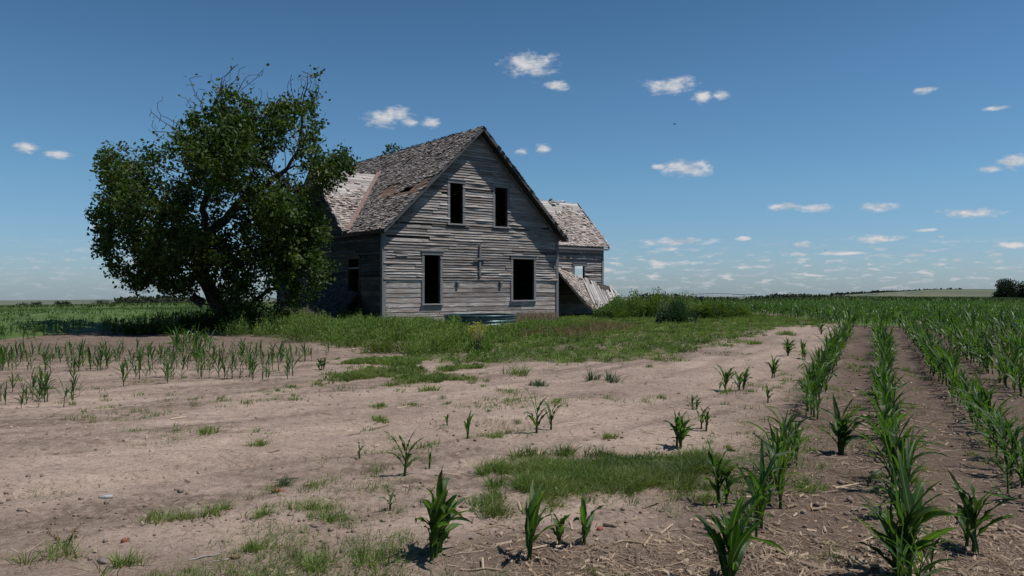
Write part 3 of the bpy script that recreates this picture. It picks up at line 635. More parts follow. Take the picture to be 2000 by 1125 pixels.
def shingles(mb, p0, along, upv, length, width, keep, expo=.135, miss=lambda a, s: .02, tb=.5):
    p0 = np.array(p0, float); e = np.array(along, float); e /= np.linalg.norm(e); s = np.array(upv, float); s /= np.linalg.norm(s); n = np.cross(e, s)
    if n[2] < 0: n = -n
    rows = int(width/expo)
    for r in range(rows+1):
        sv = r*expo; a = -random.uniform(0, .1)
        while a < length:
            w = random.uniform(.08, .22); ac = a+w/2
            if keep(p0+e*ac+s*(sv+.06)) and random.random() > miss(ac, sv):
                rt = random.gauss(0, .07)+(random.gauss(0, .25) if random.random() < .1 else 0); lift = .014+abs(random.gauss(0, .016))+(.045*random.random() if random.random() < .09 else 0); ln = expo*random.uniform(1.15, 1.5); dl = random.gauss(0, .014)
                ee = e*cos(rt)+s*sin(rt); ss = s*cos(rt)-e*sin(rt); c = p0+e*ac+s*(sv+dl); w2 = w*.5-.004
                cup = random.uniform(-.008, .02); tone = min(1, max(0, random.gauss(tb-.04, .25))) if random.random() > .1 else 1.0
                A = c-ee*w2+n*(lift+.012); B = c+ee*w2+n*(lift+.012+cup); C = c+ee*w2+ss*ln+n*.006; D = c-ee*w2+ss*ln+n*.006; u0 = random.uniform(0, 50); v0 = random.uniform(0, 50)
                uv = [(u0, v0), (u0, v0+w), (u0+ln, v0+w), (u0+ln, v0)]
                mb.quad([tuple(A), tuple(B), tuple(C), tuple(D)], tone, uv)
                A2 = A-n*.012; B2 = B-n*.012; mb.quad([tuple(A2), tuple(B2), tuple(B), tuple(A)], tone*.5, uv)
            a += w
def deckboards(mb, p0, along, upv, length, width, keep=None, gap=.02, bw=.14, skip=lambda a, s: False, tone=.5, seg=1.2):
    p0 = np.array(p0, float); e = np.array(along, float); e /= np.linalg.norm(e); s = np.array(upv, float); s /= np.linalg.norm(s); n = np.cross(e, s); n = -n if n[2] < 0 else n
    sv = 0.0
    while sv < width-.03:
        b = min(bw, width-sv); a = 0; st = None
        aa = np.arange(0, length+1e-6, .3)
        run = None
        for k in range(len(aa)-1):
            ok = (keep is None or keep(p0+e*(aa[k]+.15)+s*(sv+b/2))) and not skip(aa[k], sv)
            if ok and run is None: run = aa[k]
            if (not ok or k == len(aa)-2) and run is not None:
                end = aa[k+1] if ok else aa[k]
                mb.slab(p0+e*run+s*sv-n*.03, e*(end-run), s*b, n*.03, min(1, max(0, random.gauss(tone, .15)))); run = None
        sv += bw+gap
mainz = lambda x: RIDGE+.06-SL*abs(x-W_/2)
crossz = lambda y: GZ+.1-GS*abs(y-GY)
WY, WZ, WE = 4.7, 6.2, 3.85; WS = (WZ-WE)/2.3
wingz = lambda y: WZ+.06-WS*abs(y-WY)
OH = .48; sm = sqrt(1+SL*SL)
# left main slope
m = MB(); dk = MB(); rl = (W_/2+.2)*sm
p0 = (-.2, -OH, mainz(-.2)); keepL = lambda p: not (p[0] < 3.3 and crossz(p[1]) > mainz(p[0])+.02 and abs(p[1]-GY) < 3.6)
def missL(a, s):
    z = p0[2]+s*SL/sm; q = fbm(np.array([a*1.3]), np.array([s*2.2]), 2, 61)[0]
    if 5.35 < z < 6.15 and a < 4.2: return .92 if q > .42 else .2
    return .25 if q > .72 else .03
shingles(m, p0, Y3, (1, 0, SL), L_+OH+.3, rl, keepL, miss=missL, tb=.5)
deckboards(dk, p0, Y3, (1, 0, SL), L_+OH+.3, rl, keepL, skip=lambda a, s: (1.75 < s*SL/sm < 1.95 and .9 < a < 2.1) or (1.45 < s*SL/sm < 1.6 and 2.1 < a < 3.6))
# right main slope
p1 = (W_+.28, -OH, mainz(W_+.28)); keepR = lambda p: not (p[0] > 6.5 and wingz(p[1]) > mainz(p[0])+.02 and abs(p[1]-WY) < 2.5)
shingles(m, p1, Y3, (-1, 0, SL), L_+OH+.3, (W_/2+.28)*sm, keepR, expo=.16, miss=lambda a, s: .04)
deckboards(dk, p1, Y3, (-1, 0, SL), L_+OH+.3, (W_/2+.28)*sm, keepR)
# wall gable (cross roof)
gd = MB(); sg = sqrt(1+GS*GS); kc = lambda p: crossz(p[1]) > mainz(p[0])-.03
for sgn in (1, -1):
    yy = GY-sgn*3.55
    def missC(a, s): return .88 if s > 3.0+.5*sin(a*4) else (.35 if s > 2.5 else .04)
    shingles(m, (-.35, yy, crossz(yy)), X3, (0, sgn, GS), 3.7, 3.55*sg, kc, miss=missC, tb=.62)
    deckboards(gd, (-.35, yy, crossz(yy)), X3, (0, sgn, GS), 3.7, 3.55*sg, kc, tone=.6, gap=.018, bw=.19)
# wing roof
sw = sqrt(1+WS*WS); kw = lambda p: wingz(p[1]) > mainz(p[0])-.03
m.build('roof', MAT['shingle'], house)['label'] = 'steep main roof of curled grey wooden shingles with torn patches'
dk.build('roof_deck', MAT['deck'], house); gd.build('gable_roof_deck', MAT['bleached'], house)
m = MB(); dk = MB()
for sgn in (1, -1):
    yy = WY-sgn*2.55
    def missW(a, s): return .93 if s > 2.72+.3*sin(a*3.1) else (.5 if a > 6.9 and s > 1.4 and sin(s*9) > .2 else .05)
    shingles(m, (7.0, yy, wingz(yy)), X3, (0, sgn, WS), 7.9, 2.55*sw, kw, miss=missW, tb=.66)
    deckboards(dk, (7.0, yy, wingz(yy)), X3, (0, sgn, WS), 7.9, 2.55*sw, kw, gap=.02, bw=.17, tone=.55, skip=lambda a, s: (sgn > 0 and 3.05 < s < 3.3 and 5.5 < a < 6.0))
m.build('wing_roof', MAT['shingle'], house)['label'] = 'low rear wing roof, shingles gone along its ridge'
dk.build('wing_roof_deck', MAT['bleached'], house)
# barge boards, soffits, ridge boards, valley
m = MB()
for sgn, xe in ((1, -.2), (-1, W_+.28)):
    a = np.array([xe, -OH-.03, mainz(xe)-.16]); b = np.array([W_/2, -OH-.03, mainz(W_/2)-.16]); m.slab(a, b-a, (0, 0, .2), (0, .03, 0), .12)
    a2 = np.array([xe+sgn*.2, -.075, mainz(xe+sgn*.2)-.30]); b2 = np.array([W_/2, -.075, mainz(W_/2)-.30]); m.slab(a2, b2-a2, (0, 0, .2), (0, .022, 0), .4)
m.build('barge_board', MAT['trim'], house)
m = MB(); q0 = np.array([1.55, -.40, mainz(1.55)-.12]); m.slab(q0, (-.75, .12, -.95), (.10, 0, -.04), (0, .022, 0), .3); m.slab((1.15, -.3, mainz(1.15)-.14), (.05, .1, -.55), (.07, 0, 0), (0, .02, 0), .2); m.slab((.62, -.38, mainz(.62)-.12), (-.1, .1, -.42), (.08, 0, 0), (0, .02, 0), .25)
m.build('hanging_board', MAT['trim'], house)
m = MB()
for sgn, xe in ((1, -.2), (-1, W_+.28)):
    a = np.array([xe, -OH, mainz(xe)-.075]); b = np.array([W_/2, -OH, mainz(W_/2)-.075])
    for k in range(3): m.slab(a+np.array([0, .01+k*.155, 0]), b-a, (0, .145, 0), (0, 0, .02), .35)
    for t in (.12, .3, .48, .66, .84): c = a+(b-a)*t; m.slab(c-np.array([0, 0, .12]), (0, OH-.02, 0), (.06, 0, .06*SL*sgn), (0, 0, .1), .3)
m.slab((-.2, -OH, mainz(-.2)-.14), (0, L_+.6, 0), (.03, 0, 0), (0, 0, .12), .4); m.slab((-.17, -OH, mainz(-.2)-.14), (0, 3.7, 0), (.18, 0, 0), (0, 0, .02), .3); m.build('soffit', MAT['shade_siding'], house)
m = MB(); m.slab((W_/2-.01, -OH, RIDGE+.06), (0, L_+.7, 0), (.11, 0, -.1), (.01, 0, .022), .6); m.slab((W_/2+.01, -OH, RIDGE+.06), (0, L_+.7, 0), (-.11, 0, -.1), (-.01, 0, .022), .7); m.build('ridge_cap', MAT['trim'], house)
m = MB()
for sgn in (1, -1):
    a = np.array([-.16, GY-sgn*3.62, 3.90]); b = np.array([3.24, GY-sgn*.0, 7.22]); m.slab(a-np.array([.07, -.07*sgn, -.06]), b-a, (.15, -.15*sgn, .0), (0, 0, .02), .75)
m.build('valley_flashing', MAT['rust'], house)
m = MB()
for sgn in (1, -1):
    a = np.array([-.38, GY-sgn*3.55, crossz(GY-3.55)-.12]); b = np.array([-.38, GY, GZ+.1-.12]); m.slab(a, b-a, (0, 0, .17), (.03, 0, 0), .15)
m.build('barge_board', MAT['trim'], house)
# rear wing walls
x1w = 14.6; WO = [(3.25, 3.95, 1.45, 2.62)]
m = MB(); siding(m, (W_, 2.4, 0), X3, (0, -1, 0), x1w-W_, .06, 3.8, WO, zlo=.6, tb=.58); siding(m, (x1w, 7.0, 0), (-1, 0, 0), Y3, x1w-W_, .06, 3.8, [], zlo=.6)
wl = lambda z: (0, 4.6) if z < WE else ((z-WE)/WS, 4.6-(z-WE)/WS)
EO = [(.95, 2.35, 1.1, 2.85)]
siding(m, (x1w, 2.4, 0), Y3, X3, 4.6, .06, WZ-.1, EO, zlo=.6, lim=wl); m.build('wing_wall', MAT['siding'], house)['label'] = 'grey siding of the low rear wing'
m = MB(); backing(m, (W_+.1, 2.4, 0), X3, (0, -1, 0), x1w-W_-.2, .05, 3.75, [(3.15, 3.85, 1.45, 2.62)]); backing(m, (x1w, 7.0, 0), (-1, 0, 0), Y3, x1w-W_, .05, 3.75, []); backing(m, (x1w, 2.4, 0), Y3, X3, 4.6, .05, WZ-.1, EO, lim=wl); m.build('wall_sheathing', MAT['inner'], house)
w = frame(WO[0], (W_, 2.4, 0), X3, (0, -1, 0), house, 'window'); w['label'] = 'small window of the rear wing with sky showing through'
frame(EO[0], (x1w, 2.4, 0), Y3, X3, house, 'window')
m = MB(); m.slab((x1w-.08, 2.35, .05), (0, 0, 3.75), (.12, 0, 0), (0, -.02, 0), .6); m.slab((W_+2.02, 2.36, .3), (0, 0, 3.4), (.05, 0, 0), (0, -.02, 0), .7); m.slab((x1w+.24, 2.1, wingz(2.15)-.15), (0, 2.6, 2.6*WS), (.03, 0, 0), (0, 0, .16), .5)
m.slab((9.7, 2.12, wingz(2.12)-.16), (5.1, 0, 0), (0, .03, 0), (0, 0, .1), .4); m.build('wing_trim', MAT['trim'], house)
# bits fixed to the front wall: loose boards
m = MB()
for px, py in ((893, 552), (977, 552)):
    m = MB(); a, z = fx(px), fz(px, py); m.slab((a-.09, -.10, z), (.18, 0, 0), (0, .07, 0), (0, 0, .06), .8); m.slab((a-.04, -.09, z-.2), (.09, 0, .01), (0, .05, 0), (0, 0, .2), .35); m.build('bracket', MAT['trim'], house)
m = MB()
for k in range(7):
    a = random.uniform(.3, 8.2); z = random.uniform(1.8, 3.8)
    if any(o[0]-1.2 < a < o[1]+.1 for o in FO) or 3.8 < a < 5.8: continue
    m.slab((a, -.07, z), (random.uniform(.5, 1.1), random.uniform(-.05, 0), random.uniform(-.07, .04)), (0, .012, 0), (0, 0, .09), .8)
m.slab((fx(768), -.06, fz(768, 492)), (.7, -.02, -.06), (0, .012, 0), (0, 0, .07), .35)
m.build('loose_board', MAT['siding'], house)
# wooden cross on the wall
a, z = fx(935.5), fz(935, 541); cr = empty('wooden_cross', (HX+cos(HROT)*a+sin(HROT)*.1, HYY+sin(HROT)*a-cos(HROT)*.1, z), HROT)
tag(cr, 'small weathered wooden cross nailed between the two lower windows', 'cross')
m = MB(); hh = fz(935, 478)-z; m.slab((-.05, 0, 0), (.012, 0, hh), (.10, 0, 0), (0, .045, 0), .42); m.build('upright', MAT['trim'], cr)
m = MB(); m.slab((-.29, -.035, hh*.53), (.56, 0, -.01), (0, .032, 0), (0, 0, .075), .5); m.build('crossbar', MAT['trim'], cr)

# fallen porch roofs
def sheet(name, corners, nu, nv, sag, label, mt, board_from=2.0, tone=.5, thick=.1):
    """corners FL, FR, BR, BL in house coordinates; shingles laid over a sagging deck"""
    r = empty(name, (HX, HYY, 0), HROT); tag(r, label, 'fallen roof')
    fu, fp, bu, bp = corners; fp = np.array(fp, float); bp = np.array(bp, float)
    def S_(u, v):
        a = np.array([np.interp(u, fu, fp[:, k]) for k in range(3)]); b = np.array([np.interp(u, bu, bp[:, k]) for k in range(3)])
        p = a*(1-v)+b*v; p[2] -= sag*4*v*(1-v)-.025*sin(u*9+v*5); return p
    m = MB(); d = MB(); bd = MB()
    N = 14
    for i in range(N):
        for j in range(6):
            u0, u1, v0, v1 = i/N, (i+1)/N, j/6, (j+1)/6; q = [S_(u0, v0), S_(u1, v0), S_(u1, v1), S_(u0, v1)]; lo = [p-np.array([0, 0, thick]) for p in q]
            d.quad([tuple(p) for p in q], .4); d.quad([tuple(p) for p in lo[::-1]], .3)
            if j == 0: d.quad([tuple(lo[0]), tuple(lo[1]), tuple(q[1]), tuple(q[0])], .5)
            if j == 5: d.quad([tuple(lo[2]), tuple(lo[3]), tuple(q[3]), tuple(q[2])], .5)
            if i == N-1: d.quad([tuple(lo[1]), tuple(lo[2]), tuple(q[2]), tuple(q[1])], .5)
            if i == 0: d.quad([tuple(lo[3]), tuple(lo[0]), tuple(q[0]), tuple(q[3])], .5)
    for j in range(nv):
        for i in range(nu):
            u, v = (i+random.random()*.6)/nu, (j+random.random()*.3)/nv
            if u+.10*v > board_from+.10*random.random() or random.random() < .05: continue
            c = S_(u, v); eu = S_(u+.01, v)-c; eu /= np.linalg.norm(eu); ev = S_(u, v+.01)-c; ev /= np.linalg.norm(ev); n = np.cross(eu, ev); n = n if n[2] > 0 else -n; n /= np.linalg.norm(n)
            rt = random.gauss(0, .14); w = random.uniform(.09, .2); l = random.uniform(.17, .26); ee = ev*cos(rt)+eu*sin(rt); ss = np.cross(n, ee); t = min(1, max(0, random.gauss(tone, .22))); lf = random.uniform(.012, .05)
            A = c+eu*0+n*(lf); u0 = random.uniform(0, 50)
            m.quad([tuple(c-ss*w/2+n*lf), tuple(c+ss*w/2+n*lf), tuple(c+ss*w/2+ee*l+n*.012), tuple(c-ss*w/2+ee*l+n*.012)], t, [(u0, 0), (u0, w), (u0+l, w), (u0+l, 0)])
            m.quad([tuple(c-ss*w/2), tuple(c+ss*w/2), tuple(c+ss*w/2+n*lf), tuple(c-ss*w/2+n*lf)], t*.5)
    if board_from < 1:
        for k in range(28):
            u = board_from-.10+(k/27)*(1.03-board_from+.10)+random.gauss(0, .008); v0 = -.02+random.uniform(-.04, .05)+.0; v1 = random.uniform(.7, 1.03) if k < 12 else random.uniform(.5, 1.0)
            p, q = S_(min(u, 1.0), max(0, v0))+np.array([0, 0, .03]), S_(min(u+.05, 1.0), min(v1, 1))+np.array([0, 0, .035+random.random()*.03]); dd = q-p; sd = np.cross(dd, (0, 0, 1.0)); sd /= np.linalg.norm(sd)
            bd.slab(p, dd, sd*random.uniform(.06, .12), np.array([0, 0, .02]), random.uniform(.1, .95))
        bd.build('roof_board', MAT['bleached'], r)
    m.build('shingles', mt, r); d.build('deck', MAT['shade_siding'], r)
    return r
sheet('fallen_porch_roof', ([0, .25, .5, .7, .85, 1], [(9.42, -.1, 2.12), (10.1, -.15, 1.45), (10.9, -.22, .75), (11.6, -.25, .28), (12.9, .3, .58), (14.3, .9, 1.02)], [0, .5, .8, 1], [(9.42, 2.3, 2.9), (11.6, 2.3, 2.36), (13.2, 2.3, 1.95), (14.9, 2.2, 1.5)]), 52, 18, .10, 'collapsed sunlit porch roof sagging to the ground at the right of the farmhouse', MAT['shingle'], .80, .7)
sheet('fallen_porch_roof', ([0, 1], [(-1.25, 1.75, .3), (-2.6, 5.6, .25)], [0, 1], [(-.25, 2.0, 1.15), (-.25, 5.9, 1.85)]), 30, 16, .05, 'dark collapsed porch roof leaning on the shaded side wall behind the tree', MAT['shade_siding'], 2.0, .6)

# ------------------------------------------------------------------ stock tank
def tank():
    R_, H_ = 1.45, .62; r = empty('stock_tank', (-1.3, 31.3, -.27)); tag(r, 'round teal corrugated metal stock tank in weeds before the front wall', 'stock tank')
    n = 96; prof = []
    for k in range(49): z = H_*k/48; prof.append((R_+.016*sin(z/H_*2*pi*5.0), z))
    V = []; Q = []
    for (rr, z) in prof:
        for j in range(n): a = 2*pi*j/n; V.append((rr*cos(a), rr*sin(a), z))
    for k in range(len(prof)-1):
        for j in range(n): Q.append((k*n+j, k*n+(j+1) % n, (k+1)*n+(j+1) % n, (k+1)*n+j))
    mesh_np('tank_wall', V, [np.array(Q)], MAT['metal'], r, smooth=True)
    V = []; Q = []; pr = [(R_-.02, H_-.02), (R_+.03, H_-.02), (R_+.045, H_), (R_+.03, H_+.025), (R_-.0, H_+.03), (R_-.02, H_+.01)]
    for (rr, z) in pr:
        for j in range(n): a = 2*pi*j/n; V.append((rr*cos(a), rr*sin(a), z))
    for k in range(len(pr)):
        for j in range(n): Q.append((k*n+j, k*n+(j+1) % n, ((k+1) % len(pr))*n+(j+1) % n, ((k+1) % len(pr))*n+j))
    mesh_np('rim', V, [np.array(Q)], MAT['metal'], r, smooth=True)
    V = [(0, 0, .12)]+[((R_-.03)*cos(2*pi*j/n), (R_-.03)*sin(2*pi*j/n), .12) for j in range(n)]
    mesh_np('tank_floor', V, [np.array([(0, 1+j, 1+(j+1) % n) for j in range(n)])], MAT['clod'], r)
tank()

# ------------------------------------------------------------------ big tree by space colonisation
def grow(att, seeds, step=.24, kill=.42, infl=4.0, iters=140):
    """seeds: list of polylines [(p0,p1..)], the first starts at the root; returns nodes, parent"""
    nodes = []; par = []
    for li, line in enumerate(seeds):
        line = [np.array(p, float) for p in line]
        if li == 0: nodes.append(line[0]); par.append(-1); cur = 0
        else: d = [np.linalg.norm(q-line[0]) for q in nodes]; cur = int(np.argmin(d))
        for p in line[1:]:
            s = nodes[cur].copy(); L = np.linalg.norm(p-s); k = max(1, int(L/step))
            for i in range(1, k+1): nodes.append(s+(p-s)*i/k+rng.normal(0, .02, 3)); par.append(cur); cur = len(nodes)-1
    att = att.copy(); bd = np.full(len(att), 1e9); bi = np.zeros(len(att), int); done = 0
    for it in range(iters):
        NN = np.array(nodes[done:])
        if len(NN):
            D = np.linalg.norm(att[:, None]-NN[None], axis=2); j = D.argmin(1); dm = D[np.arange(len(att)), j]; u = dm < bd; bd[u] = dm[u]; bi[u] = j[u]+done
        done = len(nodes); alive = bd > kill; att, bd, bi = att[alive], bd[alive], bi[alive]
        if len(att) == 0: break
        ok = bd < infl
        dirs = att[ok]-np.array(nodes)[bi[ok]]; dirs /= np.linalg.norm(dirs, axis=1)[:, None]; acc = np.zeros((len(nodes), 3)); np.add.at(acc, bi[ok], dirs)
        for k in np.unique(bi[ok]):
            d = acc[k]; L = np.linalg.norm(d)
            if L < 1e-3: continue
            d = d/L+rng.normal(0, .18, 3); d /= np.linalg.norm(d); nodes.append(nodes[k]+d*step); par.append(int(k))
    return np.array(nodes), np.array(par)
def tree_mesh(nodes, par, tip=.008, ex=2.05, tips=None):
    n = len(nodes); r = np.zeros(n); acc = np.zeros(n); order = range(n-1, -1, -1); ch = [[] for _ in range(n)]
    for i in order:
        r[i] = (tip if tips is None else tips[i]) if acc[i] == 0 else acc[i]**(1/ex)
        if par[i] >= 0: acc[par[i]] += r[i]**ex; ch[par[i]].append(i)
    V = []; Q = []; rings = {}
    def ring(p, d, rad, k):
        d = d/(np.linalg.norm(d)+1e-9); u = np.cross(d, (0.3, 1.0, .2)); u /= np.linalg.norm(u); v = np.cross(d, u); i = len(V)
        for j in range(k): a = 2*pi*j/k; V.append(p+rad*(cos(a)*u+sin(a)*v))
        return i
    for i in range(n):
        if par[i] < 0: continue
        p = par[i]; k = 8 if r[i] > .08 else (5 if r[i] > .03 else 3); d = nodes[i]-nodes[p]
        main = max(ch[p], key=lambda c: r[c]) == i; r0 = min(r[p], r[i]*1.25) if not main else r[p]
        if main and (p, k) in rings: a = rings[(p, k)]
        else: a = ring(nodes[p], d, r0, k)
        nd = d
        if ch[i]: mc = max(ch[i], key=lambda c: r[c]); nd = d+(nodes[mc]-nodes[i])
        b = ring(nodes[i], nd, r[i], k); rings[(i, k)] = b
        for j in range(k): Q.append((a+j, a+(j+1) % k, b+(j+1) % k, b+j))
    return np.array(V), np.array(Q), r, ch
def big_tree():
    D0 = 27.3; k = D0/F
    E = [(430, 320, 140, 115, 3.0), (300, 385, 115, 110, 2.6), (232, 330, 52, 62, 1.5), (222, 400, 45, 55, 1.4), (330, 465, 115, 85, 2.6), (232, 480, 48, 62, 1.4), (270, 545, 36, 26, 1.0), (345, 540, 60, 36, 1.6), (290, 525, 42, 28, 1.2), (565, 250, 62, 75, 1.8), (600, 172, 38, 42, .9), (440, 195, 45, 48, 1.2),
         (615, 330, 62, 42, 1.6), (672, 318, 26, 26, .8), (540, 400, 80, 80, 2.4), (565, 500, 55, 80, 1.7), (470, 575, 50, 50, 1.5), (590, 545, 38, 55, 1.1), (618, 520, 30, 58, 1.0), (560, 600, 40, 22, 1.0), (605, 460, 42, 50, 1.2), (520, 520, 60, 60, 1.8), (520, 580, 55, 38, 1.2), (400, 500, 60, 50, 2.0), (500, 480, 60, 80, 1.8), (570, 575, 35, 35, 1.0)]
    A = []
    for cx, cy, rx, ry, rd in E:
        n = int(16*(rx*ry*rd)**.62/6)+34; q = rng.normal(size=(n, 3)); q /= np.linalg.norm(q, axis=1)[:, None]; q *= (rng.random(n)**.4)[:, None]
        for a in q: A.append(P(cx+a[0]*rx, cy+a[2]*ry, D0-1.3+a[1]*rd*1.15))
    bare = []
    for cx, cy, rx, ry in ((335, 215, 55, 32), (300, 238, 30, 14), (375, 185, 25, 30), (430, 150, 30, 20), (470, 140, 14, 22), (505, 150, 20, 25), (575, 150, 15, 15)):
        for _ in range(24): bare.append(P(cx+rng.uniform(-1, 1)*rx, cy+rng.uniform(-1, 1)*ry, D0-1.2+rng.uniform(-.8, .8)))
    A = np.array(A+bare); A[:, 2] = np.maximum(A[:, 2], .35)
    p = lambda x, y, d=0: P(x, y, D0+d)
    seeds = [[p(436, 643), p(434, 612), p(412, 572), p(395, 540), p(393, 505), p(403, 462), p(440, 430, -.8), p(482, 380, -1.2), p(555, 337, -1.2)], [p(403, 462), p(398, 410, .2), p(415, 350, .2), p(430, 280, 0)], [p(395, 520), p(350, 470, -.5), p(300, 430, -.6)],
             [p(425, 600), p(402, 596, -.3), p(375, 580, -.4)], [p(434, 612), p(455, 570, .3), p(490, 520, .4), p(520, 470, .4)], [p(440, 618), p(480, 600, -.6), p(520, 570, -.8)]]
    nodes, par = grow(A, seeds, .22, .33)
    bn = np.array(bare); tp = np.array([.0095 if np.linalg.norm(bn-q, axis=1).min() < .5 else .0072 for q in nodes]); V, Q, r, ch = tree_mesh(nodes, par, .0072, 1.93, tp)
    t = empty('broadleaf_tree', (nodes[0][0], nodes[0][1], 0)); tag(t, 'large dark green spreading tree with crooked trunk and bare top twigs beside the farmhouse', 'tree'); off = np.array(t.location)
    mesh_np('trunk', V-off, [Q], MAT['bark'], t, smooth=True)
    # cut stub
    m = MB(); a, b = p(398, 594, -.3)-off, p(374, 579, -.45)-off; m.tube([a, b], [.17, .15], 9); m.build('branch_stub', MAT['bark'], t)
    bare = np.array(bare); C = []; TT = []; dist = np.zeros(len(nodes), int)
    for i in range(len(nodes)-1, -1, -1):
        if par[i] >= 0: dist[par[i]] = max(dist[par[i]], dist[i]+1)
    for i in range(len(nodes)):
        if dist[i] > 3 or r[i] > .035: continue
        nb = np.linalg.norm(bare-nodes[i], axis=1).min() < .55
        px = CX+F*nodes[i][0]/nodes[i][1]; py = HY-F*(nodes[i][2]-HC)/nodes[i][1]
        dens = .55*fbm(np.array([px*.03]), np.array([py*.03+nodes[i][1]*.6]), 2, 5)[0]+.45*fbm(np.array([px*.012]), np.array([py*.012]), 2, 15)[0]
        cnt = 40 if dist[i] <= 1 else 18
        if nb: cnt = 1 if random.random() < .35 else 0
        elif dens < .435: cnt = int(cnt*.08)
        elif dens > .58: cnt = int(cnt*1.3)
        if cnt == 0: continue
        tb_ = 1.5*fbm(np.array([nodes[i][0]*1.1+nodes[i][1]*.7]), np.array([nodes[i][2]*1.2-nodes[i][1]*.5]), 2, 75)[0]-.3
        C.append(nodes[i]+rng.normal(0, .125, (cnt, 3))); TT.append(np.clip(rng.normal(tb_*.6+.2, .2, cnt), 0, 1))
    C = np.concatenate(C); TT = np.concatenate(TT); v, q, tt = leaf_quads(C, rng.uniform(.09, .18, len(C)), .15, .62, TT)
    mesh_np('crown', v-off, [q], MAT['tree_leaf'], t, tone=tt)
    print('tree nodes', len(nodes), 'leaves', len(C), 'trunk r', r[0])
big_tree()

def small_tree(name, base, h, w, nleaf, lsize, label, cat='tree', group=None, trunk=.25, mat_='far_leaf', lumps=9, low=.25, proto=False):
    t = empty(name, base); tag(t, label, cat, group)
    m = MB(); m.tube([(0, 0, -.3), (.02*w, 0, h*.3), (-.02*w, .02*w, h*.7)], [trunk, trunk*.7, trunk*.3], 6)
    for k in range(5): a = random.uniform(0, 6.28); m.tube([(0, 0, h*(.25+.08*k)), (cos(a)*w*.3, sin(a)*w*.3, h*(.5+.07*k))], [trunk*.35, trunk*.1], 4)
    m.build('trunk', MAT['bark'], t, smooth=True)
    C = []; T = []
    for k in range(lumps):
        f = (k+.5)/lumps; zc = h*(low+(.9-low)*f); rr = w*.5*(sin(pi*(.15+.75*f)))**.7; a = random.uniform(0, 6.28); q = rng.normal(size=(nleaf//lumps, 3)); q /= np.linalg.norm(q, axis=1)[:, None]; q *= (rng.random(len(q))**.35)[:, None]
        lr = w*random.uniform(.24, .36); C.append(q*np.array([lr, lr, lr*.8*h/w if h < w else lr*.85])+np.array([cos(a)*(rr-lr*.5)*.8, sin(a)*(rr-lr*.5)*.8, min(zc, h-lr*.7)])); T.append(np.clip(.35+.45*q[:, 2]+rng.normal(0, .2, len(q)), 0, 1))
    C = np.concatenate(C); T = np.concatenate(T); v, q, tt = leaf_quads(C, rng.uniform(.7, 1.3, len(C))*lsize, .2, .7, T); mesh_np('crown', v, [q], MAT[mat_], t, tone=tt)
    return t
def at(px, r): az = atan2((px-CX)/F, 1); Y = r*cos(az); return (r*sin(az), Y)
# two trees at the right edge of the field, one tree top behind the ridge
for px, top, w, h, lb in ((1968, 546, 9.5, 9.5, 'large dark round tree at the far right edge of the field'), (2012, 550, 9, 9, 'dark tree cut by the right edge, next to the large round one')):
    x, y = at(px, 300); zt = HC+(HY-top)/F*y; small_tree('field_tree', (x, y, zt-h), h, w, 9000, .42, lb, low=.12, lumps=12)
x, y = P(772, 300, 52)[:2]; small_tree('broadleaf_tree', (x, y, float(gz(x, y))), 12.3, 2.0, 2400, .2, 'small leafy treetop showing just above the farmhouse ridge', mat_='tree_leaf', lumps=14, low=.3)
# far trees on the horizon
for px, top, h, w, lb in ((40, 588, 6, 12, 'flat far tree at the left edge of the horizon'), (68, 588, 5, 8, 'small far tree right beside the flat one at left'), (115, 588, 5, 6, 'left one of two tiny far trees on the left horizon'), (130, 588, 5, 6, 'right one of two tiny far trees on the left horizon'),
                          (200, 583, 8, 11, 'roundest far tree on the left horizon'), (222, 587, 6, 9, 'low far tree just right of the roundest one'), (252, 582, 8, 7, 'taller far tree rising from the left treeline'),
                          (1276, 574, 10, 10, 'far tree just left of the shrub tops'), (1296, 575, 9, 12, 'far tree showing over the shrubs'), (1512, 575, 9, 9, 'far tree left of the small grove on the right horizon'), (1545, 572, 11, 12, 'highest far tree of the small grove on the right horizon'),
                          (1568, 573, 10, 12, 'far tree at the right side of the small grove'), (1603, 576, 6, 7, 'lone far tree right of the small grove'), (1432, 580, 6, 7, 'small far tree below the irrigation pipe'), (1383, 581, 6, 9, 'low far tree left below the irrigation pipe')):
    x, y = at(px, 520); zt = HC+(HY-top)/F*y; small_tree('far_tree', (x, y, zt-h), h, w, 700, .75, lb, low=.1, lumps=6, group='trees on the far horizon')
# far woods: masses
def woods(name, px0, px1, tops, r, label, n=2200, dep=25, hh=7):
    C = []
    for k in range(n):
        px = random.uniform(px0, px1); x, y = at(px, r+random.uniform(-dep, dep)); top = np.interp(px, *tops)+1.6*(fbm(np.array([px*.11]), np.array([.5]), 3, 12)[0]-.3)*2
        zt = HC+(HY-top)/F*y; C.append((x, y, zt-random.random()**1.3*hh))
    C = np.array(C); v, q, t = leaf_quads(C, rng.uniform(1.2, 2.4, n)*r/600, .2, .8); o = mesh_np(name, v, [q], MAT['far_leaf'], tone=t); tag(o, label, 'woods', kind='stuff')
woods('far_woods', 225, 400, ([225, 250, 300, 330, 400], [584, 582, 581, 580, 583]), 560, 'dark low treeline along the left horizon', 2600)
woods('far_woods', 1240, 1440, ([1240, 1260, 1330, 1350, 1440], [580, 575, 577, 580, 583]), 600, 'low trees behind the shrubs near the irrigation pipe', 1800)
woods('far_woods', 1455, 1660, ([1455, 1500, 1540, 1600, 1660], [580, 578, 575, 578, 578]), 600, 'thin treeline around the small grove on the right horizon', 1800)
woods('far_woods', 1625, 1875, ([1625, 1700, 1800, 1875], [575, 571, 568, 565.5]), 1700, 'wooded ridge line on the distant hill at right', 2600, 20, 9)

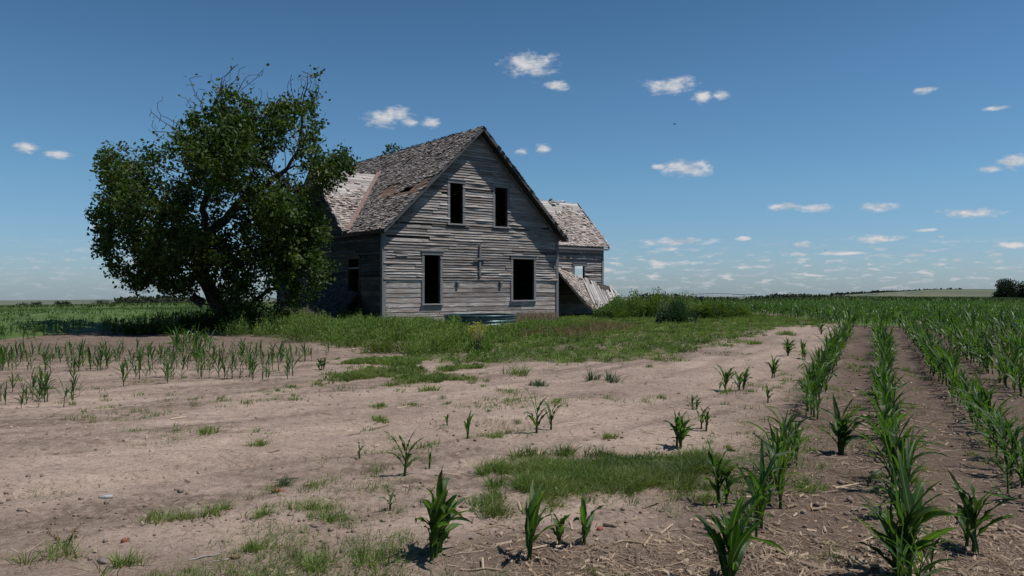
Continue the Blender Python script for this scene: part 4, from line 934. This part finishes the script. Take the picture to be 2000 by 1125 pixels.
# ------------------------------------------------------------------ centre pivot irrigation machine far away
def pivot():
    x0, y0 = at(1345, 420); x1, y1 = at(1478, 415); z = HC+(HY-575.5)/F*y0
    r = empty('irrigation_pivot', (x0, y0, z-3)); tag(r, 'long thin irrigation pipe on wheels far across the field', 'irrigation machine'); dx, dy = x1-x0, y1-y0
    m = MB(); pts = [(dx*t, dy*t, 3+.7*sin(pi*min(1, t/.82))-(.0 if t < .82 else -.6*(t-.82)/.18)) for t in np.linspace(0, 1, 15)]; m.tube(pts, [.13]*15, 5)
    m.build('pipe', MAT['steel'], r)
    m = MB(); low = [(dx*t, dy*t, 3+.7*sin(pi*min(1, t/.82))-.9*sin(pi*min(1, t/.82))) for t in np.linspace(0, .82, 12)]; m.tube(low, [.05]*12, 4)
    for k in range(0, 11): m.tube([pts[k], low[k]], [.04, .04], 3)
    m.build('truss', MAT['steel'], r)
    for t in (0, .82):
        m = MB()
        for s in (-1.6, 1.6): m.tube([(dx*t, dy*t, 3), (dx*t+s, dy*t, -2.2)], [.08, .08], 4)
        m.build('tower', MAT['steel'], r)
        for s in (-1.6, 1.6):
            m = MB(); m.tube([(dx*t+s, dy*t-.15, -2.2), (dx*t+s, dy*t+.15, -2.2)], [.7, .7], 12); m.build('wheel', MAT['black'], r)
pivot()

# birds
def bird(px, py, Y, s, label):
    b = P(px, py, Y); r = empty('bird', tuple(b), .6); tag(r, label, 'bird')
    m = MB(); m.tube([(-.16*s, 0, 0), (-.08*s, 0, .01), (.05*s, 0, .02), (.13*s, 0, .02), (.18*s, 0, .01)], [.01*s, .035*s, .045*s, .03*s, .006*s], 7); m.build('body', MAT['black'], r, smooth=True)
    for sg in (-1, 1):
        m = MB(); m.quad([(.06*s, .03*s*sg, .03*s), (-.06*s, .03*s*sg, .03*s), (-.07*s, .16*s*sg, .09*s), (.05*s, .17*s*sg, .09*s)]); m.tri([(.05*s, .17*s*sg, .09*s), (-.07*s, .16*s*sg, .09*s), (-.06*s, .36*s*sg, .06*s)]); m.build('wing', MAT['black'], r)
bird(1317, 243, 75, 1.0, 'tiny dark bird high in the blue sky'); bird(1612, 490, 120, .9, 'tinier dark bird low over the field')

# ------------------------------------------------------------------ shrubs and weeds
def mound(C0, rad, h, n, lsize, aspect=.3, up=.8):
    q = rng.normal(size=(n, 3)); q /= np.linalg.norm(q, axis=1)[:, None]; q *= (rng.random(n)**.45)[:, None]; q[:, 2] = np.abs(q[:, 2])
    q[:, :2] *= (1+.22*np.sin(np.arctan2(q[:, 1], q[:, 0])*3+C0[0]*9))[:, None]
    C = q*np.array([rad, rad, h])*(1+.25*np.sin(q[:, :1]*7+C0[0]*3)); d = q+np.array([0, 0, up]); t = np.clip(random.gauss(.1, .14)+.75*q[:, 2]+rng.normal(0, .15, n), 0, 1)  # tone rises with height, painting self-shadow into the lower leaves
    v, qq, tt = leaf_quads(C+np.array(C0), rng.uniform(.6, 1.3, n)*lsize, 0, aspect, t, dirs=d/np.linalg.norm(d, axis=1)[:, None]); return v, qq, tt
SH = [(1190, 622, .75, .8, 'light green shrub at the foot of the fallen sunlit porch roof', 'shrub_leaf'), (1235, 620, .85, 1.12, 'shrub second from the fallen sunlit porch roof', 'shrub_leaf'), (1275, 622, .85, 1.1, 'tall shrub topped by dry stalks', 'shrub_leaf'), (1315, 632, .62, .78, 'dark bluish green bush in front of the shrub mass', 'blue_leaf'),
      (1335, 618, .8, 1.0, 'shrub right behind the dark bluish bush', 'shrub_leaf'), (1372, 624, .65, .85, 'rounded shrub right of the dark bluish bush', 'shrub_leaf'), (1402, 622, .6, .75, 'smaller shrub near the right end of the shrub mass', 'shrub_leaf'), (1435, 620, .5, .55, 'lowest shrub at the right end of the shrub mass', 'shrub_leaf'),
      (1168, 610, .5, .6, 'small shrub tucked under the fallen sunlit porch roof', 'shrub_leaf')]
for px, py, rad, h, lb, mt in SH:
    X, Y, Z = G3(px, py); t = empty('shrub', (X, Y, Z)); tag(t, lb, 'shrub')
    v, q, tt = join([mound((random.gauss(0, .35*rad), random.gauss(0, .35*rad), 0), rad*random.uniform(.65, 1.0), h*random.uniform(.75, 1.15), 800, .075, .6, .15) for k in range(9)])
    mesh_np('foliage', v, [q], MAT[mt], t, tone=tt)
    m = MB()
    for k in range(8): a = random.uniform(0, 6.28); m.tube([(0, 0, -.02), (cos(a)*rad*.3, sin(a)*rad*.3, h*.45), (cos(a)*rad*.5, sin(a)*rad*.5, h*.8)], [.015, .01, .004], 4)
    m.build('stem', MAT['twig'], t)
# dark growth under the tree
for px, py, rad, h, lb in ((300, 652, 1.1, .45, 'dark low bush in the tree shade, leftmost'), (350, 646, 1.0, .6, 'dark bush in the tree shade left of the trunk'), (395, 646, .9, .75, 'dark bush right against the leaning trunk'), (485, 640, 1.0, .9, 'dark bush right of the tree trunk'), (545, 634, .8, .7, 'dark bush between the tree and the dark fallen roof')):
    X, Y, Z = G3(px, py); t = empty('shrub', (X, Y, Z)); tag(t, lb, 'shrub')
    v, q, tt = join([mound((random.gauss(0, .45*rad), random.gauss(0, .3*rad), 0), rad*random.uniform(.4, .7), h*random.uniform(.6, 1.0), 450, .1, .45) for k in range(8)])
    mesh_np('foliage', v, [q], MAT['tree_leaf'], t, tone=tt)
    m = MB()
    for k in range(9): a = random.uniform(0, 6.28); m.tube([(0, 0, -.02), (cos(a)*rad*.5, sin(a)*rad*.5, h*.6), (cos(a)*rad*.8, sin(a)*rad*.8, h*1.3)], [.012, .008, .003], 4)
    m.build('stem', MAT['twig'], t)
# feathery weed bed
def weeds():
    pl = gpoly([(480, 648), (545, 632), (700, 630), (880, 634), (1010, 634), (1110, 630), (1160, 640), (1110, 652), (1000, 652), (960, 690), (900, 700), (840, 700), (760, 686), (690, 680), (600, 668), (500, 655)])
    pts = scatter_poly(pl, 620, 31, .40, .8); parts = []
    for p in pts:
        px = CX+F*p[0]/p[1]; py = HY+F*HC/p[1]; k = 1.0 if px < 900 else .6
        py = HY+F*HC/p[1]; k *= float(np.interp(py, [630, 645, 665], [.42, .7, 1.0]))
        if px < 740: k = max(k, .85)
        if 850 < px < 1015 and py < 648: continue
        hg = (.14+.46*fbm(np.array([p[0]*.5]), np.array([p[1]*.5]), 2, 14)[0])*k
        rr = random.uniform(.16, .5); parts.append(mound(p, rr, hg*random.uniform(.6, 1.7), int(130+900*rr*rr*2), .062, .34, .35))
    v, q, t = join(parts); o = mesh_np('weed_bed', v, [q], MAT['weed_leaf'], tone=t); tag(o, 'thick bed of feathery green weeds before the farmhouse', 'weeds', kind='stuff')
    pl = gpoly([(880, 660), (1000, 640), (1020, 628), (1100, 620), (1180, 611), (1420, 607), (1640, 632), (1500, 640), (1420, 660), (1330, 692), (1240, 712), (1100, 708), (960, 712), (860, 706)])
    B = scatter_poly(pl, 3600, 44, .25, 1.2)
    v1, q1, t1 = tufts(B, .12, .12, 12, 26, .012*np.maximum(1, B[:, 1]/14))
    B2 = scatter_poly(pl, 900, 45, .36, 1.0); parts = [mound(p, random.uniform(.1, .28), random.uniform(.05, .2), 90, .045, .4, .3) for p in B2]
    v, q, t = join([(v1, q1, t1)]+parts); o = mesh_np('grass', v, [q], MAT['weed_leaf'], tone=t); tag(o, 'low green grass between the weed bed and the sand', 'grass', kind='stuff')
    # brown dry grass strips
    for poly, n, hh, lb, mt in ((gpoly([(1000, 652), (1060, 642), (1225, 634), (1232, 646), (1180, 654), (1080, 660), (1000, 662)]), 2600, .30, 'reddish brown dry grass strip right of the stock tank', 'redgrass'), (gpoly([(1005, 630), (1030, 621), (1075, 619), (1085, 630), (1050, 634)]), 2600, .45, 'tangle of pale dry straw against the front wall', 'straw'),
                             (gpoly([(1275, 618), (1300, 612), (1340, 611), (1330, 620)]), 300, 1.35, 'bare grey dry stalks rising over the shrubs', 'straw'), (gpoly([(320, 650), (405, 640), (400, 632), (310, 640)]), 260, 1.1, 'tall wispy dark weeds left of the tree trunk', 'tree_leaf')):
        B = scatter_poly(poly, n, 5, .3 if n > 1000 else 0, 2.0); v, q, t = blades(B, rng.uniform(.5, 1.0, len(B))*hh, .016 if hh < 1 else .02, .5 if hh < 1 else .25); o = mesh_np('dry_grass', v, [q], MAT[mt], tone=t); tag(o, lb, 'dry grass', kind='stuff')
weeds()
# dense grass patch and sparse patches
def grass_patch(poly, n, h, label, thr=.38, name='grass', wbase=.005, sc=2.5, mt='grass'):
    B = scatter_poly(poly, n//16, 91, thr, sc, 1.3); w = wbase*np.maximum(1, B[:, 1]/5)
    v, q, t = join([tufts(B, h, .055*max(1, B[:, 1].mean()/8), 10, 34, w)]+[mound(p, random.uniform(.04, .12), random.uniform(.02, .06), 40, .022*max(1, p[1]/6), .6, .2) for p in B[::9]]); o = mesh_np(name, v, [q], MAT[mt], tone=t); tag(o, label, 'grass', kind='stuff')
grass_patch(PATCH, 17000, .115, 'dense bright green grass patch on the sand in the foreground', .40, sc=3.2)
grass_patch(PATCH2, 9000, .10, 'thin grass patch on the sand below the weed bed', .50, sc=1.4)
# scattered ground weeds over sand and between rows
def speckle():
    n = 9500; Y = 3.6*np.exp(rng.random(n)*math.log(24/3.6)); u = rng.uniform(-.72, .72, n); X = u*Y; d = fbm(X*.9, Y*.9, 3, 123); px = CX+F*u; py = HY+F*HC/Y
    c = X-.467*Y
    prob = np.clip((d-.55)*5, 0, 1)*.25+.22*sst(-2.6, -1, c)*np.clip((d-.4)*5, 0, 1)+.85*sst(5.0, 4.2, Y)*(px < 980)*np.clip((d-.42)*6, 0, 1)+.35*(px > 560)*(px < 1100)*(py < 800)*(py > 740)*np.clip((d-.5)*5, 0, 1)
    m = rng.random(n) < prob; P_ = np.stack([X, Y, gz(X, Y)], 1)[m]; parts = []
    for p in P_:
        k = random.randint(6, 34); s = random.uniform(.02, .09); B = p+np.concatenate([rng.normal(0, s, (k, 2)), np.zeros((k, 1))], 1)
        B[:, 2] = gz(B[:, 0], B[:, 1])
        parts.append(blades(B, random.uniform(.025, .075), .0045*max(1, p[1]/5), 1.6))
    v, q, t = join(parts); o = mesh_np('ground_weeds', v, [q], MAT['grass'], tone=t); tag(o, 'sparse tiny weeds scattered over the bare sand and between the rows', 'weeds', kind='stuff')
speckle()
TUFT = [(300, 1018, .07, 'pointed grass tuft, leftmost of three in a line at lower left'), (362, 1012, .065, 'grass tuft, middle of three in a line at lower left'), (410, 1005, .085, 'grass tuft, rightmost of three in a line at lower left'), (515, 1010, .06, 'low grass tuft right of the three in a line'), (600, 1000, .08, 'left tuft of the wide pair above the litter'), (640, 1015, .08, 'right tuft of the wide pair above the litter'),
        (110, 1090, .11, 'wide grass tuft with dry stems at the lower left corner'), (230, 1110, .09, 'ragged grass tuft at the bottom left'), (500, 1075, .08, 'spreading grass tuft near the bottom, left of centre'), (740, 1095, .10, 'bushy grass tuft left of the big leaning corn clump'), (620, 1110, .08, 'grass tuft at the bottom edge left of the bushy one'), (1015, 735, .20, 'dark grassy tuft on the sand just below the weed bed'),
        (1178, 748, .22, 'grey green round weed alone on the right middle sand'), (1055, 757, .1, 'small dark weed left of the round grey weed'), (835, 765, .1, 'small dark weed below the thin grass patch'), (740, 795, .06, 'tiny weed on the sand under the thin grass patch'), (510, 877, .07, 'little upright tuft alone on pale sand'), (410, 850, .07, 'flat green weed patch on the left sand'), (735, 828, .07, 'small weed on the middle left sand'), (565, 948, .05, 'little grey weed above the dark wood chunk'),
        (1190, 860, .06, 'small weed on sand behind the dense grass patch'), (965, 860, .05, 'tiny weed right of the lone slim plant'), (1580, 955, .09, 'weed tuft under the nearest corn row'), (1385, 975, .07, 'small weed at the right tip of the dense grass patch'), (1770, 940, .07, 'weed between the second and third corn rows'), (1540, 655, .16, 'green tuft on the far end of the sand'), (1470, 672, .12, 'flat green weed on the dark far sand')]
for px, py, h, lb in TUFT:
    X, Y, Z = G3(px, py); k = 150; s = h*1.0; B = np.concatenate([rng.normal(0, s*.7, (k, 2)), np.zeros((k, 1))], 1); B[:, 2] = gz(B[:, 0]+X, B[:, 1]+Y)-Z
    nb = 7; Cn = np.concatenate([rng.normal(0, s*.65, (nb, 2)), np.zeros((nb, 1))], 1); Cn[:, 2] = gz(Cn[:, 0]+X, Cn[:, 1]+Y)-Z; v, q, t = tufts(Cn, h*1.15, .045*max(1, Y/7), 14, 26, .006*max(1, Y/6)); o = mesh_np('grass_tuft', v, [q], MAT['blue_leaf' if 'grey' in lb else 'grass'], tone=t); o.location = (X, Y, Z); tag(o, lb, 'grass tuft', 'grass tufts on the sand')
# yellow flowering plant
X, Y, Z = G3(933, 688); t = empty('flowering_weed', (X, Y, Z)); tag(t, 'tall weed with bright yellow flowers standing in the weed bed', 'wildflower')
m = MB(); tips = []
for k in range(26):
    a = random.uniform(0, 6.28); sp = random.uniform(.02, .24); hz = random.uniform(.40, .72)*(1-.7*sp); p = (cos(a)*sp, sin(a)*sp, hz); m.tube([(cos(a)*.03, sin(a)*.03, 0), (p[0]*.6, p[1]*.6, hz*.55), p], [.007, .005, .002], 4); tips.append(p)
m.build('stem', MAT['straw'], t)
C = np.concatenate([np.array(p)+rng.normal(0, 1, (10, 3))*np.array([.035, .035, .07]) for p in tips]); v, q, tt = leaf_quads(C, rng.uniform(.016, .03, len(C)), .3, .9); mesh_np('flowers', v, [q], MAT['yellow'], t, tone=tt)
C = np.concatenate([np.array(p)*np.array([.7, .7, random.uniform(.3, .7)])+rng.normal(0, .05, (12, 3)) for p in tips]); v, q, tt = leaf_quads(C, rng.uniform(.04, .07, len(C)), .3, .3); mesh_np('leaves', v, [q], MAT['weed_leaf'], t, tone=tt)
for px, py, lb in ((890, 672, 'low sprig of small yellow flowers left of the tall flowering weed'),):
    X, Y, Z = G3(px, py); t = empty('flowering_weed', (X, Y, Z)); tag(t, lb, 'wildflower'); C = rng.normal(0, 1, (24, 3))*np.array([.28, .1, .05])+np.array([0, 0, .36]); v, q, tt = leaf_quads(C, .03, .3, .9); mesh_np('flowers', v, [q], MAT['yellow'], t, tone=tt)
    m = MB()
    for c in C[::3]: m.tube([(c[0]*.6, c[1]*.6, 0), tuple(c)], [.004, .002], 3)
    m.build('stem', MAT['weed_leaf'], t)

# ------------------------------------------------------------------ litter: stalk residue and clods as masses, larger pieces one by one
def litter():
    n = 85000; Y = 3.5*np.exp(rng.random(n)*math.log(14/3.5)); u = rng.uniform(-.74, .74, n); X = u*Y; c = X-.467*Y; d = fbm(X*1.1, Y*1.1, 3, 223); px = CX+F*u
    prob = .9*sst(4.9, 4.2, Y+.5*(d-.5)*2)*sst(-.9, .2, X+1.2*(d-.5))+.36*sst(-2.0, -.6, c)*sst(14, 5, Y)+.035+.1*sst(.5, .62, d)
    m = rng.random(n) < prob; X, Y = X[m], Y[m]; n = len(X); L = np.where(rng.random(n) < .10, rng.uniform(.06, .25, n), rng.uniform(.01, .06, n)); w = np.where(rng.random(n) < .12, rng.uniform(.007, .019, n), rng.uniform(.0015, .004, n)); a = rng.random(n)*pi
    dx = np.cos(a)*L*.5; dy = np.sin(a)*L*.5; sx = -np.sin(a)*w*.5; sy = np.cos(a)*w*.5; z0 = gz(X-dx, Y-dy)+rng.uniform(.001, .006, n); z1 = gz(X+dx, Y+dy)+rng.uniform(.001, .02, n); hh = w*.6; z = np.zeros(n)
    A = np.stack([X-dx-sx, Y-dy-sy, z0], 1); B = np.stack([X+dx-sx, Y+dy-sy, z1], 1); C = np.stack([X+dx+sx, Y+dy+sy, z1], 1); D = np.stack([X-dx+sx, Y-dy+sy, z0], 1); R1 = np.stack([X-dx, Y-dy, z0+hh], 1); R2 = np.stack([X+dx, Y+dy, z1+hh], 1)
    V = np.stack([A, B, R2, R1, D, C], 1).reshape(-1, 3); b = np.arange(n)[:, None]*6; Q = np.concatenate([b+np.array([[0, 1, 2, 3]]), b+np.array([[3, 2, 5, 4]])]); o = mesh_np('stalk_litter', V, [Q], MAT['straw'], tone=np.repeat(np.where(rng.random(n) < .3, rng.uniform(.8, 1.6, n), rng.random(n)*.6), 6))
    tag(o, 'broken dry corn stalk litter over the dark soil', 'plant litter', kind='stuff')
    # clods and grit
    n = 9000; Y = 3.5*np.exp(rng.random(n)*math.log(20/3.5)); X = rng.uniform(-.74, .74, n)*Y; d = fbm(X*.8, Y*.8, 3, 323); m = rng.random(n) < np.clip((d-.42)*4, .06, 1); X, Y = X[m], Y[m]; n = len(X)
    s = .004+.02*rng.random(n)**4*(1+.6*(X-.467*Y > -1)); oc = np.array([(1, 0, 0), (0, 1, 0), (-1, 0, 0), (0, -1, 0), (0, 0, .8), (0, 0, -.8)]); V = (oc[None]*s[:, None, None]*rng.uniform(.6, 1.3, (n, 6, 1))+np.stack([X, Y, gz(X, Y)+s*.2], 1)[:, None]).reshape(-1, 3)
    tr = np.array([(0, 1, 4), (1, 2, 4), (2, 3, 4), (3, 0, 4), (1, 0, 5), (2, 1, 5), (3, 2, 5), (0, 3, 5)]); T = (tr[None]+np.arange(n)[:, None, None]*6).reshape(-1, 3); o = mesh_np('soil_clods', V, [T], MAT['clod'], smooth=True); tag(o, 'small clods and grit on the sand', 'soil clods', kind='stuff')
litter()
def stick(px, py, lpx, ang, rad, mt, label, name='dry_stalk', bend=.1):
    X, Y, Z = G3(px, py); L = lpx/F*Y; m = MB(); pts = [(cos(ang)*L*t+bend*L*sin(pi*t)*-sin(ang), sin(ang)*L*t+bend*L*sin(pi*t)*cos(ang), 0) for t in np.linspace(-.5, .5, 6)]
    pts = [(p[0], p[1], float(gz(X+p[0], Y+p[1]))-Z+rad*.8+.004*random.random()) for p in pts]; m.tube(pts, [rad*.85, rad, rad*1.05, rad*.95, rad*1.05, rad*.8], 8, tone=random.uniform(.4, .9)); o = m.build(name, MAT[mt], smooth=True); o.location = (X, Y, Z); tag(o, label, 'dry stalk', 'larger dry stalks on the soil'); return o
stick(1705, 1110, 72, -.3, .011, 'straw', 'thick dry stalk at the bottom between the first two corn rows'); stick(1600, 998, 36, .1, .010, 'straw', 'pale flat stalk just left of a longer dark one in the first gap'); stick(1692, 995, 60, -.15, .009, 'twig', 'long grey stalk against the second row, in the first gap')
stick(1546, 993, 26, .35, .010, 'straw', 'short white stalk at the foot of the nearest corn row'); stick(978, 1051, 20, 1.1, .012, 'straw', 'stubby white stalk piece left of the forked corn plant'); stick(1191, 1034, 28, -.9, .013, 'straw', 'short thick grey stalk right of the red brick bit')
stick(1250, 1068, 70, -.5, .007, 'straw', 'tan stalk lying across the litter near the bottom centre'); stick(606, 952, 22, .5, .009, 'straw', 'short yellow stalk just right of the dark wood chunk'); stick(536, 893, 20, .4, .007, 'straw', 'short yellow stalk on the middle left sand'); stick(1390, 1082, 30, .7, .012, 'straw', 'pale split stalk left of the bottom corn plant')
stick(1095, 1060, 60, .8, .006, 'straw', 'thin tan stalk leaning between the forked and the bushy plant'); stick(1300, 1040, 60, .25, .004, 'twig', 'thin twig in the litter right of centre'); stick(400, 1087, 60, .5, .005, 'bleached', 'forked white twig at the lower left'); stick(430, 1095, 34, .2, .004, 'bleached', 'thin white twig end beside the forked one')
stick(1620, 1120, 60, -.1, .008, 'straw', 'flat tan stalk at the very bottom beside the first row'); stick(940, 1115, 80, -.25, .006, 'straw', 'long tan stalk at the bottom edge below the big clump'); stick(690, 683, 14, 1.2, .02, 'bleached', 'white stick in the weeds below the farmhouse corner'); stick(118, 1063, 22, .1, .008, 'twig', 'dark short twig at the far lower left')
def chunk(px, py, sx, sy, sz, rot, mt, name, label, cat, seed=1):
    X, Y, Z = G3(px, py); R = random.Random(seed); V = []; n, mm = 9, 6
    for k in range(1, mm):
        for j in range(n): a = 2*pi*j/n; b = pi*k/mm; w = R.uniform(.82, 1.15); V.append((sx*sin(b)*cos(a)*w, sy*sin(b)*sin(a)*w, sz*cos(b)*w*.9))
    V += [(0, 0, sz*.8), (0, 0, -sz*.8)]; Q = [(k*n+j, (k+1)*n+j, (k+1)*n+(j+1) % n, k*n+(j+1) % n) for k in range(mm-2) for j in range(n)]; T = [(len(V)-2, j, (j+1) % n) for j in range(n)]+[(len(V)-1, (mm-2)*n+(j+1) % n, (mm-2)*n+j) for j in range(n)]
    o = mesh_np(name, V, [np.array(Q), np.array(T)], MAT[mt], smooth=True); o.location = (X, Y, Z+sz*.35); o.rotation_euler = (R.uniform(-.15, .15), R.uniform(-.15, .15), rot); tag(o, label, cat)
chunk(207, 980, .05, .03, .018, .1, 'stone', 'stone', 'smooth pale grey stone on the left sand', 'stone', 3); chunk(545, 963, .055, .02, .017, .3, 'brick', 'wood_chunk', 'reddish brown wood chunk on the centre left sand', 'wood chunk', 4)
chunk(1172, 1041, .026, .018, .016, .6, 'brick', 'brick_bit', 'small red brick bit among the stalk litter', 'brick', 5); chunk(243, 1062, .02, .012, .02, .8, 'brick', 'wood_chip', 'standing brown chip at the lower left', 'wood chip', 6); chunk(200, 1098, .05, .02, .02, -.5, 'twig', 'wood_chunk', 'grey gnarled wood piece at the bottom left', 'wood chunk', 7)
chunk(612, 1030, .03, .018, .018, -.2, 'clod', 'stone', 'dark stone among the grass tufts near the bottom', 'stone', 8); chunk(860, 843, .014, .01, .01, .4, 'bleached', 'scrap', 'tiny white scrap on the sand by the lone corn plant', 'scrap', 9); chunk(42, 1006, .03, .012, .012, .1, 'clod', 'stone', 'dark flat clod near the left edge', 'stone', 10)
chunk(460, 1090, .03, .018, .014, .3, 'redgrass', 'leaf_scrap', 'brown curled leaf near the bottom left of centre', 'dead leaf', 12)

for px, py, lean, hh, lb in ((112, 1078, -.5, .16, 'withered brown stem bending left over the corner grass tuft'), (132, 1070, .9, .17, 'withered brown stem bending right over the corner grass tuft')):
    X, Y, Z = G3(px, py); m = MB(); pts = [(lean*hh*(t**1.6)*.6, .02*sin(t*6), hh*(t-.25*t*t)) for t in np.linspace(0, 1, 7)]; m.tube(pts, [.004, .0045, .004, .0035, .003, .0025, .001], 6, .3); r = empty('dead_weed', (X, Y, Z)); tag(r, lb, 'dead weed'); m.build('stem', MAT['redgrass'], r, smooth=True)
    C = np.concatenate([np.array(p)+rng.normal(0, .007, (12, 3)) for p in pts[1:]]); v, q, tt = leaf_quads(C, rng.uniform(.008, .022, len(C)), .2, .5); mesh_np('withered_leaves', v, [q], MAT['redgrass'], r, tone=tt)
# ------------------------------------------------------------------ camera, sun, sky
cam = bpy.data.cameras.new('camera'); co = bpy.data.objects.new('camera', cam); COL.objects.link(co); co.location = (0, 0, HC); co.rotation_euler = (radians(90), 0, 0)
cam.sensor_width = 36; cam.lens = 27; cam.clip_end = 12000; cam.clip_start = .05; cam.shift_y = -(562.5-HY)/2000
S.camera = co
SUN_EL = radians(62); sd = np.array([.99, -.09]); sd /= np.linalg.norm(sd)
sun = bpy.data.lights.new('sun', 'SUN'); sun.energy = 5.0; sun.angle = radians(.53); sun.color = (1.0, .95, .89); so = bpy.data.objects.new('sun', sun); COL.objects.link(so)
from mathutils import Vector
sv = Vector((sd[0]*cos(SUN_EL), sd[1]*cos(SUN_EL), sin(SUN_EL))); so.rotation_euler = sv.to_track_quat('Z', 'Y').to_euler(); so.location = (20, 0, 30)
w = bpy.data.worlds.new('World'); S.world = w; w.use_nodes = True; nt = NT(w)
sky = nt.add('ShaderNodeTexSky', sky_type='NISHITA'); sky.sun_disc = False; sky.sun_elevation = SUN_EL; sky.sun_rotation = atan2(sd[0], sd[1]); sky.air_density = 1.0; sky.dust_density = .35; sky.ozone_density = 1.6; sky.altitude = 300
gen = nt.add('ShaderNodeTexCoord').outputs['Generated']; sp = nt.add('ShaderNodeSeparateXYZ'); nt.ln(gen, sp.inputs[0])
az = mth(nt, 'ARCTAN2', sp.outputs[0], sp.outputs[1]); el = mth(nt, 'ARCSINE', sp.outputs[2])
cb = nt.add('ShaderNodeCombineXYZ'); nt.ln(mth(nt, 'MULTIPLY', az, 100.0), cb.inputs[0]); nt.ln(mth(nt, 'MULTIPLY', el, 100.0), cb.inputs[1]); pv = cb.outputs[0]
tint = mix(nt, ramp(nt, el, [(.0, (.80, .92, 1.10)), (.12, (.74, .98, 1.22)), (.38, (.56, .80, 1.0)), (.6, (.5, .72, .92))]), (0, 0, 0), (1, 1, 1)) if False else ramp(nt, el, [(.0, (.56, .76, 1.14)), (.04, (.57, .79, 1.11)), (.13, (.58, .86, 1.05)), (.25, (.53, .81, .98)), (.40, (.39, .66, .80))])
skc = mix(nt, 1.0, sky.outputs[0], tint, 'MULTIPLY')
n1 = noise(nt, mapping(nt, pv, (.42, .95, 1)), 1.0, 5, .6)
n1b = noise(nt, mapping(nt, pv, (1.5, 2.4, 1)), 1.0, 4, .6)
CL = [(1037, 125, 52, 20), (1090, 168, 25, 8), (1310, 168, 50, 14), (1372, 190, 18, 11), (1410, 186, 17, 8), (745, 232, 32, 15), (776, 222, 30, 12), (798, 240, 18, 9), (842, 240, 20, 9), (1062, 290, 15, 8), (1020, 296, 12, 6), (1340, 328, 50, 15), (1288, 326, 16, 6), (1540, 404, 40, 7), (1598, 406, 34, 7), (1715, 404, 35, 8), (1892, 416, 64, 8),
      (1975, 316, 38, 12), (1935, 328, 30, 7), (1325, 472, 70, 7), (1302, 487, 20, 4), (1450, 466, 14, 4), (1568, 478, 22, 6), (1710, 467, 50, 7), (1565, 497, 24, 4), (1792, 498, 20, 4), (1808, 450, 26, 3), (1838, 462, 9, 3), (52, 288, 24, 9), (112, 302, 28, 8), (190, 443, 18, 6), (1980, 478, 38, 7), (1808, 178, 22, 6), (1955, 210, 32, 4), (1300, 513, 40, 5), (1190, 528, 24, 6), (1640, 495, 60, 3)]
last = None
for cx, cy, rx, ry in CL:
    a = math.atan((cx-CX)/F); e = math.atan((HY-cy)/F*cos(a)); ra = rx/F*cos(a)**2*1.15; re = ry/F*cos(a)*1.3
    vm = nt.add('ShaderNodeVectorMath', operation='MULTIPLY_ADD'); nt.ln(pv, vm.inputs[0]); vm.inputs[1].default_value = (.01/ra, .01/re, 0); vm.inputs[2].default_value = (-a/ra, -e/re, 0)
    le = nt.add('ShaderNodeVectorMath', operation='LENGTH'); nt.ln(vm.outputs[0], le.inputs[0]); v = le.outputs['Value']
    last = v if last is None else mth(nt, 'MINIMUM', last, v)
q = mth(nt, 'ADD', last, mth(nt, 'ADD', mth(nt, 'MULTIPLY', mth(nt, 'SUBTRACT', n1, .5), 1.9), mth(nt, 'MULTIPLY', mth(nt, 'SUBTRACT', n1b, .5), .6)))
c1 = ramp(nt, mth(nt, 'MULTIPLY', q, .5), [(.02, .97), (.22, .72), (.36, .25), (.50, 0.0)])
# low bank of small fair-weather clouds near the horizon
n2 = noise(nt, mapping(nt, pv, (.45, 1.9, 1), loc=(3.3, 1.7, 0)), 1.0, 4, .55)
band = ramp(nt, el, [(.0, .5), (.012, 1.0), (.035, .85), (.058, .0)]); side = nt.add('ShaderNodeMapRange'); side.inputs['From Min'].default_value = -60; side.inputs['From Max'].default_value = 35; side.inputs['To Min'].default_value = .45; side.inputs['To Max'].default_value = 1.0; nt.ln(mth(nt, 'MULTIPLY', az, 100.0), side.inputs[0])
c2 = mth(nt, 'MULTIPLY', mth(nt, 'MULTIPLY', ramp(nt, n2, [(.53, 0.0), (.63, .75)]), band), side.outputs[0])
msk = mth(nt, 'MAXIMUM', c1, c2)
bg = nt.add('ShaderNodeBackground'); bg.inputs[1].default_value = .085; nt.ln(skc, bg.inputs[0])
ccol = mix(nt, ramp(nt, n1, [(.38, 1.0), (.62, 0.0)]), (.44, .52, .62), (.80, .79, .80))
bc = nt.add('ShaderNodeBackground'); bc.inputs[1].default_value = .85; nt.ln(ccol, bc.inputs[0])
ms = nt.add('ShaderNodeMixShader'); nt.ln(msk, ms.inputs[0]); nt.ln(bg.outputs[0], ms.inputs[1]); nt.ln(bc.outputs[0], ms.inputs[2])
ow = nt.add('ShaderNodeOutputWorld'); nt.ln(ms.outputs[0], ow.inputs[0])
w.cycles.sampling_method = 'MANUAL'; w.cycles.sample_map_resolution = 512
S.view_settings.view_transform = 'Standard'; S.view_settings.look = 'None'; S.view_settings.exposure = 0; S.view_settings.gamma = 1
for o in bpy.data.objects:
    if 'used' in o: del o['used']
print('objects', len(bpy.data.objects), 'ind corn', len(ind), 'rest', len(rest))
